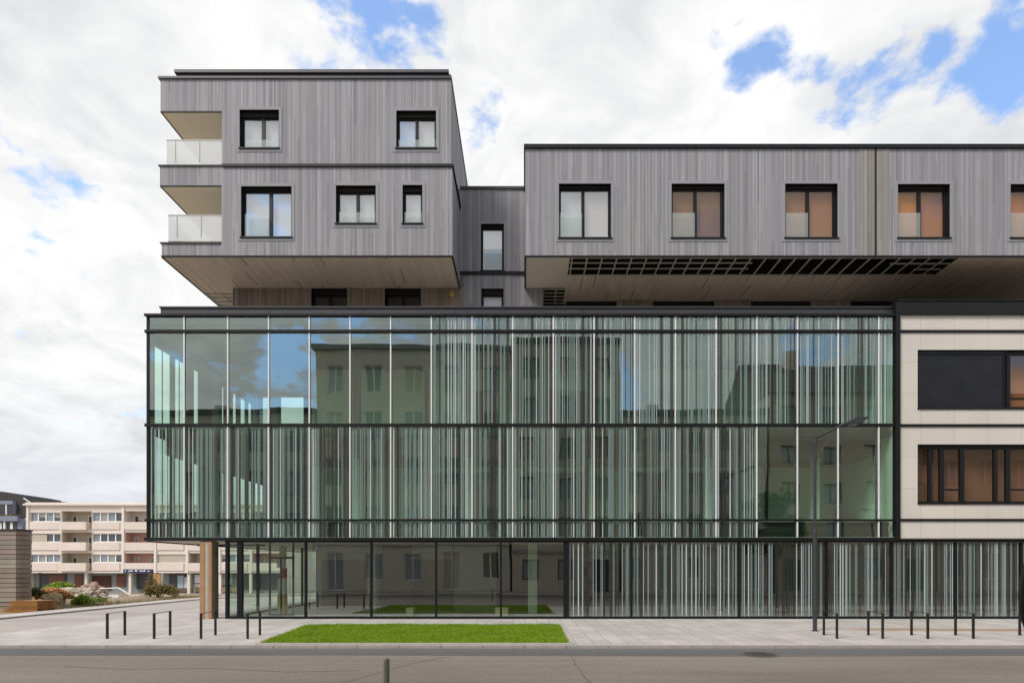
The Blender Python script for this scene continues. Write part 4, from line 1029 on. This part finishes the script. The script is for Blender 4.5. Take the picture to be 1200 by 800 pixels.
# shops on the ground floor
zg = bz(696); ys = YF+1.1
def shop(name, p0, p1, q0, q1, mat, dy=0.0):
    b = MB(); b.box(bx(p0), bx(p1), ys-.05-dy, ys+.1, bz(q1), bz(q0)); return b.build(name, mat, flat)
b = MB(); b.box(bx(31), bx(335), ys+.1, ys+.2, zg, zb_); b.build('shop_wall', palew, flat)
shop('shop_window', 40, 70, 672, 690, shopd); shop('shop_window', 50, 68, 673, 688, plain('brick_shop_back', (.17,.08,.06), .7, var=.4), .03); shop('shop_door', 80, 89, 673, 692, brownd); shop('garage_opening', 101, 123, 674.5, 691, plain('dark_red_shade', (.08,.035,.03), .8, var=.3))
shop('shop_door', 130, 140, 673, 687, brownd); shop('shop_window', 154, 171, 671.5, 690, shopd, .02); shop('shop_window', 172, 179.5, 671.5, 691, shopd, .02)
shop('shop_window', 192.5, 218, 671.5, 689.5, shopd, .02); shop('shop_poster', 203, 210, 674, 689, plain('pale_blue_poster', (.36,.44,.52), .6, var=.4, scale=1.4), .08); shop('shop_poster', 211, 218, 676, 689, plain('white_poster', (.55,.56,.57), .6, var=.3, scale=1.2), .08)
shop('shop_base', 190, 219, 689.5, 693.5, plain('brown_plinth', (.15,.09,.06), .7), .06); shop('shop_window', 222, 256, 672, 690, shopd); shop('shop_poster', 223, 234, 673, 683, plain('white_hoarding', (.72,.72,.73), .6), .06); shop('shop_poster', 223, 234, 684, 687.5, plain('white_hoarding_low', (.62,.60,.58), .6, var=.4), .06)
shop('mural', 256.5, 268, 672, 685, plain('black_white_mural', (.42,.42,.42), .6, var=.95, scale=1.1), .06); shop('stone_plinth', 222, 275, 687.5, 694, plain('rubble_plinth', (.34,.26,.18), .9, var=.5, scale=2.2), .05)
shop('shop_window', 275, 330, 672, 690, shopd)
for px in (151.5, 220.3, 100, 257, 293):
    b = MB(); b.box(bx(px)-.17, bx(px)+.17, YF+.1, YF+.5, zg, zb_); b.build('shop_pillar', pinkw, flat)
b = MB(); b.box(bx(145.6), bx(180), YF-.2, YF-.01, bz(670.6), bz(666.6)); sg = b.build('shop_sign', plain('navy_sign', (.018,.02,.10), .4, var=.1), flat)
b = MB(); xx = bx(147.5); r = random.Random(9)
while xx < bx(178.5):
    wd = r.uniform(.08,.2); hh = r.uniform(.12,.24)
    b.box(xx, xx+wd, YF-.215, YF-.202, bz(668.8)-.05, bz(668.8)-.05+hh); xx += wd + (r.uniform(.03,.07) if r.random() > .14 else .3)
b.build('lettering', whitef, sg)

# slate-roofed blue grey house at the left edge
DS = 92.0; YS = DS-D0
def hx(px): return fx(px, DS)
def hz_(py): return fz(py, DS)
slate = plain('black_slate', (.040,.038,.038), .75, var=.35, scale=.8, fine=.25); bluew = plain('blue_grey_render', (.20,.215,.28), .8, var=.08, scale=.4); lilac = plain('pale_lilac_render', (.52,.53,.62), .8, var=.05)
hs = thing('mansard_house', 'blue-grey house with black slate mansard roof at the left edge', 'house', (hx(-10), YS+5, -1.7))
b = MB(); b.box(hx(-60), hx(25.5), YS, YS+8, -1.8, hz_(607)); b.box(hx(25.5)+.002, hx(31), YS+.6, YS+8, -1.8, hz_(606), 1); b.build('wall', [bluew, lilac], hs)
b = MB(); b.prism_y([(hx(-60),hz_(606)),(hx(31.5),hz_(606)),(hx(30.5),hz_(594)),(hx(18),hz_(578.5)),(hx(0),hz_(575.2)),(hx(-60),hz_(570))], YS+.8, YS+9, 0); rf = b.build('roof', slate, hs)
b = MB(); b.prism_y([(hx(23.3),hz_(582.3)),(hx(34.5),hz_(589.8)),(hx(34.5),hz_(590.5)),(hx(23.3),hz_(583.2))], YS+.6, YS+.78, 0); b.build('verge', whitef, rf)
b = MB(); b.box(hx(-60), hx(14), YS+.1, YS+3, hz_(590.5), hz_(586.3)); b.box(hx(-60), hx(14), YS+.3, YS+3, hz_(606), hz_(590.5)); dm = b.build('dormer', bluew, hs)
for a, c in ((7,13),(-3,3.3),(-14,-7)):
    b = MB(); b.box(hx(a), hx(c), YS+.22, YS+.296, hz_(601), hz_(591.5)); b.build('window', shopd, hs)
    b = MB(); b.box(hx(a)-.22, hx(a)-.05, YS+.15, YS+.3, hz_(604), hz_(590.6)); b.build('white_post', whitef, hs)
for a, c in ((8,20),(-3,4),(-14,-6)):
    b = MB(); b.box(hx(a), hx(c), YS-.06, YS-.002, hz_(621.5), hz_(611.5), 0); b.box(hx(a)+.3+(c-a)*.025, hx(a)+.36+(c-a)*.055, YS-.08, YS-.061, hz_(621.5), hz_(612), 1); b.build('window', [shopd, whitef], hs)
    b = MB(); b.box(hx(a)-.30, hx(a)-.06, YS-.3, YS-.003, hz_(625), hz_(610.6)); b.build('white_post', whitef, hs)
b = MB(); b.box(hx(-60), hx(23), YS-.5, YS-.003, hz_(610.5), hz_(604.5)); b.build('cornice', bluew, hs)
b = MB(); r = random.Random(3)
for k in range(30): leaves(b, hx(r.uniform(-10,22)), YS-.2, hz_(603.6), .4, .2, .16, 20, .12, r, 0, .1)
b.build('planting', M['leaf_dry'], hs)
# dark gabled roof showing behind the flats
DG = 106.0; YG = DG-D0
gh_ = thing('dark_roofed_house', 'house behind the pink block, only its long dark tiled roof showing', 'house', (fx(50,DG), YG+4, -1.7))
b = MB(); b.box(fx(14,DG), fx(86,DG), YG, YG+8, -1.8, fz(594,DG)); b.build('wall', pinkw, gh_)
b = MB(); b.prism_y([(fx(12,DG),fz(595,DG)),(fx(88,DG),fz(595,DG)),(fx(80,DG),fz(590.8,DG)),(fx(64,DG),fz(588.8,DG)),(fx(24,DG),fz(582,DG)),(fx(12,DG),fz(581,DG))], YG-.5, YG+8.5, 0); rf = b.build('roof', slate, gh_)
b = MB(); b.prism_y([(fx(63,DG),fz(590,DG)),(fx(68,DG),fz(587,DG)),(fx(70,DG),fz(587,DG)),(fx(75,DG),fz(590.4,DG))], YG-.6, YG+2, 0); b.build('dormer', slate, rf)

# curved wall of stacked weathered courses
cw = MB(); r = random.Random(17)
def course(off):
    pts = [(-27,5.0+off),(-22.98-off,5.0+off),(-22.86-off,5.12+off),(-22.84-off,5.35),(-22.88-off,5.6),(-22.96-off,5.8),(-23.12-off,5.95),(-23.4,6.1),(-24.6,7.4),(-27,7.4)]
    return pts
zz = -.10
mats_c = [plain('weathered_concrete_course', (.25,.215,.175), .9, var=.35, scale=1.5, bump=.3), plain('pinkish_course', (.28,.22,.185), .9, var=.3, scale=1.5), plain('pale_course', (.30,.27,.22), .9, var=.3, scale=1.7), M['spandrel']]
k = 0
while zz < 3.42:
    h = .19 + r.uniform(-.01,.015); off = r.uniform(-.02,.02)
    cw.prism(course(off), zz, zz+h, r.choice([0,0,1,2])); cw.prism(course(.06), zz+h, zz+h+.022, 3); zz += h + .022; k += 1
cw.prism(course(-.07), zz, zz+.05, 3)
tag(cw.build('curved_wall', mats_c, loc=(-24,5.5,-.10)), 'tall curved wall of stacked weathered concrete courses at the left edge', 'wall')
# stack of brown planks
pk = MB(); ang = .0
r = random.Random(8)
for L in range(8):
    n = 5
    for j in range(n):
        xx = -22.3 + r.uniform(-.05,.03) - (.16*max(0, 4-L) if L < 4 else 0); pk.box(xx, -21.12+r.uniform(-.02,.03), 3.95+j*.2, 3.95+j*.2+.185, -.15+L*.072, -.15+L*.072+.058, r.choice([0,0,1]))
tag(pk.build('plank_stack', [plain('orange_brown_plank', (.33,.15,.035), .75, var=.35, scale=2), plain('brown_plank', (.24,.11,.03), .75, var=.35, scale=2)], loc=(-21.8,4.4,-.15)), 'stack of orange-brown timber planks at the foot of the curved wall', 'plank stack')
# rough ground: soil bank along the far pavement
def bankz(x, y):
    e = max(0.0, min(1, (-21.0-x)/1.5)); l = max(0.0, min(1, (y-3)/4)) * max(0.0, min(1, (32-y)/8))
    nz = .5+.28*sin(x*2.3+y*.9)+.22*sin(y*1.7-x*1.1)
    return gz(x,y) + .05 + e*l*(.04+.22*nz)
sheet('soil_bank', [-20.92-.4*k for k in range(28)], [1+.6*k for k in range(60)], 0, M['soil'], bankz)
bush('bush', 'bright green rounded bush at the kerb in front of the pink block', fx(96,28.5), 28.5-D0, -.15, .55, .5, .48, 2600, .05, 'leaf', 1, group='green bushes on the rough ground')
bush('bush', 'low wide green hedge-like bush behind the plank stack', fx(72,36), 36-D0, .25, 1.35, .7, .50, 3600, .065, 'leaf', 2, group='green bushes on the rough ground')
bush('bush', 'small green bush right of the bright rounded bush', fx(117,30), 30-D0, -.12, .42, .4, .26, 900, .05, 'leaf', 3, group='green bushes on the rough ground')
bush('bush', 'small dark green bush between the curved wall and the planks', fx(43,31), 31-D0, .2, .45, .45, .45, 900, .06, 'leaf_dark', 4, group='green bushes on the rough ground')
bush('dry_shrub', 'straggly brown-green shrub beside the pale plank near the shops', fx(187,36), 36-D0, -.1, 1.2, .8, .75, 1500, .07, 'leaf_dry', 6, 'shrub')
bush('dry_shrub', 'thin tall dry shrub in front of the dark shop window', fx(176,37), 37-D0, -.1, .4, .4, 1.15, 420, .065, 'leaf_dry', 7, 'shrub')
bush('dry_shrub', 'low yellowish weeds beside the pale concrete block', fx(68,28), 28-D0, .0, .5, .4, .4, 700, .05, 'leaf_dry', 8, 'shrub')
b = MB(); r = random.Random(2)
for k in range(2600):
    yy = r.uniform(5,19); xx = -20.98-abs(r.gauss(0,.5)); a = r.uniform(0,6.28); h = r.uniform(.05,.22); z0 = bankz(xx,yy)
    b.face([(xx-.012*cos(a),yy-.012*sin(a),z0-.01),(xx+.012*cos(a),yy+.012*sin(a),z0-.01),(xx+r.uniform(-.08,.08),yy+r.uniform(-.08,.08),z0+h)])
tag(b.build('weeds', M['leaf_dry']), kind='stuff')
def boulder(name, label, cat, x, y, z, rx, ry, rz, mat, seed, sub=2):
    import bmesh
    r = random.Random(seed); bm = bmesh.new(); bmesh.ops.create_icosphere(bm, subdivisions=sub+3, radius=1)
    from mathutils import noise as mn
    for v in bm.verts:
        n_ = mn.noise(v.co*1.7+Vector((seed,0,0))); n2_ = mn.noise(v.co*4.1+Vector((0,seed,0))); n3_ = mn.noise(v.co*11+Vector((0,0,seed))); q = 1+.38*n_+.24*n2_+.16*n3_
        v.co = Vector((v.co.x*rx*q, v.co.y*ry*q, max(-.3, v.co.z)*rz*q))
    me = bpy.data.meshes.new(name); bm.to_mesh(me); bm.free(); me.materials.append(mat)
    o = bpy.data.objects.new(name, me); COL.objects.link(o); o.location = (x,y,z); ROOT[o.name] = (x,y,z); return tag(o, label, cat)
boulder('concrete_block', 'pale rough concrete block lying right of the plank stack', 'concrete block', fx(61,27.6), 27.6-D0, .1, .48, .4, .5, plain('pale_rough_concrete', (.46,.38,.26), .9, var=.3, scale=2), 3)
boulder('rubble_heap', 'long grey-beige rubble heap behind the bright green bush', 'rubble heap', fx(86,33), 33-D0, .15, 1.7, .7, .5, plain('grey_rubble', (.38,.33,.27), .95, var=.5, scale=4), 5, 3)
boulder('soil_heap', 'orange-brown soil heap below the wide green hedge', 'soil heap', fx(62,32), 32-D0, .28, .85, .6, .42, plain('orange_soil', (.34,.15,.05), .95, var=.4, scale=2), 9, 3)
boulder('rubble_heap', 'pinkish rubble heap in front of the dark garage opening', 'rubble heap', fx(107,40), 40-D0, .1, .85, .7, .62, plain('pink_rubble', (.42,.30,.25), .95, var=.5, scale=4), 11, 3)
# white boards and handrail
def board(px0, px1, py0, py1, d, label):
    x0, x1 = fx(px0,d), fx(px1,d); z0, z1 = fz(py1,d), fz(py0,d); y_ = d-D0
    t = thing('white_barrier', label, 'barrier', ((x0+x1)/2, y_, z0-.25))
    b = MB(); b.box(x0, x1, y_, y_+.05, z0, z1); b.build('panel', whitef, t)
    for q in (x0+.08, x1-.12):
        b = MB(); b.box(q, q+.05, y_+.052, y_+.10, z0-.45, z1-.03); b.build('post', M['grey_steel'], t)
board(126,139,696.5,703,36,'white barrier board left of the sloping white handrail'); board(152,164,696.5,703,36,'white barrier board right of the sloping white handrail')
hr = thing('handrail', 'sloping white handrail with posts between the two white boards', 'handrail', (fx(145,37), 37-D0, -.2))
y_ = 37-D0; A, B_ = (fx(139,37), y_, fz(688.5,37)), (fx(152,37), y_, fz(696.5,37))
b = MB(); b.tube([A, B_], .045, 0, 8); b.tube([(A[0]-1.2,y_,A[2]-.05), A], .035, 0, 8); b.build('rail', whitef, hr)
for q in (0, .33, .66, 1):
    X_ = A[0]+(B_[0]-A[0])*q; Z_ = A[2]+(B_[2]-A[2])*q; b = MB(); b.tube([(X_,y_,-.5),(X_,y_,Z_)], .025, 0, 6); b.build('post', M['grid'], hr)
xo = fx(184,45); b = MB(); b.box(xo-.30, xo-.02, 45-D0, 45-D0+.05, -.7, fz(671.5,45)); b.box(xo+.0, xo+.26, 45-D0, 45-D0+.05, -.7, fz(672.2,45)); b.box(xo-.3, xo+.26, 45-D0+.052, 45-D0+.1, .2, .3)
tag(b.build('timber_hoarding', plain('orange_ply', (.42,.24,.09), .7, var=.25, scale=1.5), loc=(xo,45-D0,-.7)), 'upright orange timber boards beside the shop with pale posters', 'hoarding')
xo = fx(190.5,44); b = MB(); b.tube([(xo,44-D0,-.6),(xo,44-D0,fz(671,44))], .09, 0, 10); b.tube([(xo,44-D0,-.6),(xo,44-D0,-.5)], .16, 0, 10)
tag(b.build('grey_post', M['kerb'], loc=(xo,44-D0,-.6)), 'pale grey post right of the orange timber boards', 'post')
xo = fx(47,38); b = MB(); b.tube([(xo,38-D0,-.2),(xo,38-D0,fz(672,38))], .05, 0, 8); b.box(xo-.09, xo+.09, 38-D0-.03, 38-D0+.03, fz(674,38), fz(670.5,38))
tag(b.build('wooden_post', M['rack'], loc=(xo,38-D0,-.2)), 'thin dark post beside the curved wall in front of the pink block', 'post')

# ================================================================== HOUSES ACROSS THE STREET (behind the camera, seen mirrored in the glass)
YO = -25.2
def opposite(name, label, x0, x1, h, mat, rmat, floors, n, roof='flat', seed=0, gate=False):
    t = thing(name, label, 'house', ((x0+x1)/2, YO-5, 0))
    b = MB(); wd = (x1-x0)/n; fh = (h-.6)/floors; holes = []; r = random.Random(seed)
    for f in range(floors):
        for j in range(n):
            a = x0+wd*j+wd*.28; holes.append((a, a+wd*.44, fh*f+(.05 if (f == 0 and (j+seed) % 3 == 0) else .95), fh*f+fh*.83))
    wall_grid(b, -x1, -x0, 0, h, -YO, [(-q[1],-q[0],q[2],q[3]) for q in holes], 0, .22, 0)
    b.v = [(-p[0], -p[1], p[2]) for p in b.v]
    b.face([(x0,YO,0),(x0,YO,h),(x0,YO-11,h),(x0,YO-11,0)]); b.face([(x1,YO,0),(x1,YO-11,0),(x1,YO-11,h),(x1,YO,h)]); b.face([(x0,YO-11,0),(x0,YO-11,h),(x1,YO-11,h),(x1,YO-11,0)])
    b.build('wall', mat, t)
    b = MB()
    if roof == 'flat': b.box(x0-.15, x1+.15, YO-11.2, YO+.35, h, h+.35)
    elif roof == 'gable': b.prism_x([(YO+.5,h-.1),(YO-5.5,h+4.2),(YO-11.5,h-.1)], x0-.1, x1+.1)
    else: b.prism_x([(YO+.4,h),(YO-1.1,h+3.0),(YO-9.5,h+3.4),(YO-11.4,h)], x0-.1, x1+.1)
    rf = b.build('roof', rmat, t)
    b = MB(); cx_ = x0+(x1-x0)*.3; b.box(cx_-.5, cx_+.5, YO-5, YO-4.2, h+.36, h+(2.0 if roof == 'flat' else 5.0)); b.build('chimney', pinkp, rf)
    b = MB(); b.box(x0, x1, YO+.003, YO+.12, fh*.98, fh*.98+.22); b.build('string_course', M['kerb'], t)
    for q in holes:
        b = MB(); a, c, z0, z1 = q; y_ = YO-.16
        b.box(a, c, y_-.06, y_, z0, z0+.08); b.box(a, c, y_-.06, y_, z1-.08, z1); b.box(a, a+.08, y_-.06, y_, z0+.08, z1-.08); b.box(c-.08, c, y_-.06, y_, z0+.08, z1-.08); b.box((a+c)/2-.05, (a+c)/2+.05, y_-.06, y_, z0+.08, z1-.08)
        wn = b.build('window' if z0 % fh > .5 else 'door', whitef if seed % 2 else M['inner_dark'], t)
        b = MB(); b.face([(c,y_-.05,z0),(a,y_-.05,z0),(a,y_-.05,z1),(c,y_-.05,z1)]); b.build('pane', r.choice([greyc, bshut, palew] if z0 > 5 else [shopd, greyc, greyc, bshut]), wn)
    return t
oc1 = plain('sand_render', (.56,.52,.42), .85, var=.18, scale=.4); oc2 = plain('grey_green_render', (.46,.47,.38), .85, var=.2, scale=.3); oc3 = plain('buff_render', (.62,.57,.48), .85, var=.15, scale=.4); oc4 = plain('brown_render', (.46,.38,.31), .85, var=.15, scale=.4)
tiles = plain('dark_roof_tiles', (.075,.06,.052), .8, var=.3, scale=2)
opposite('street_house', 'green-grey house with a tiled roof across the street, mirrored at the left of the glass', -31, -17.2, 14.2, oc2, tiles, 4, 5, 'flat', 0)
zinc = plain('worn_zinc', (.17,.18,.17), .6, var=.3, scale=.6)
opposite('street_house', 'tall buff house with a flat zinc roof across the street, mirrored left of the middle', -17, -1.2, 19.4, oc3, zinc, 5, 5, 'flat', 3)
opposite('street_house', 'tall sand-coloured house across the street, mirrored in the middle of the glass', -1, 7.6, 20.0, oc1, tiles, 6, 3, 'flat', 4)
opposite('street_house', 'lower buff house across the street, mirrored right of the middle', 7.8, 19.6, 14.2, oc3, tiles, 4, 5, 'flat', 5)
opposite('street_house', 'brown house with a steep gabled roof across the street, mirrored at the right', 19.8, 33, 16.0, oc4, tiles, 5, 4, 'gable', 6)
opposite('street_house', 'pale house beyond the brown gabled one, mirrored in the windows of the stone wing', 33.2, 48, 15.5, oc1, slate, 4, 5, 'flat', 7)
tree('leafy street tree across the street, mirrored in the dark bare panes', 19.0, -22.6, -.02, 7.6, 2.2, 5)
street_lamp('street_lamp', (26.5, -21.4, -.02), 'street lamp on the opposite pavement, mirrored in the last dark pane', flip=-1)
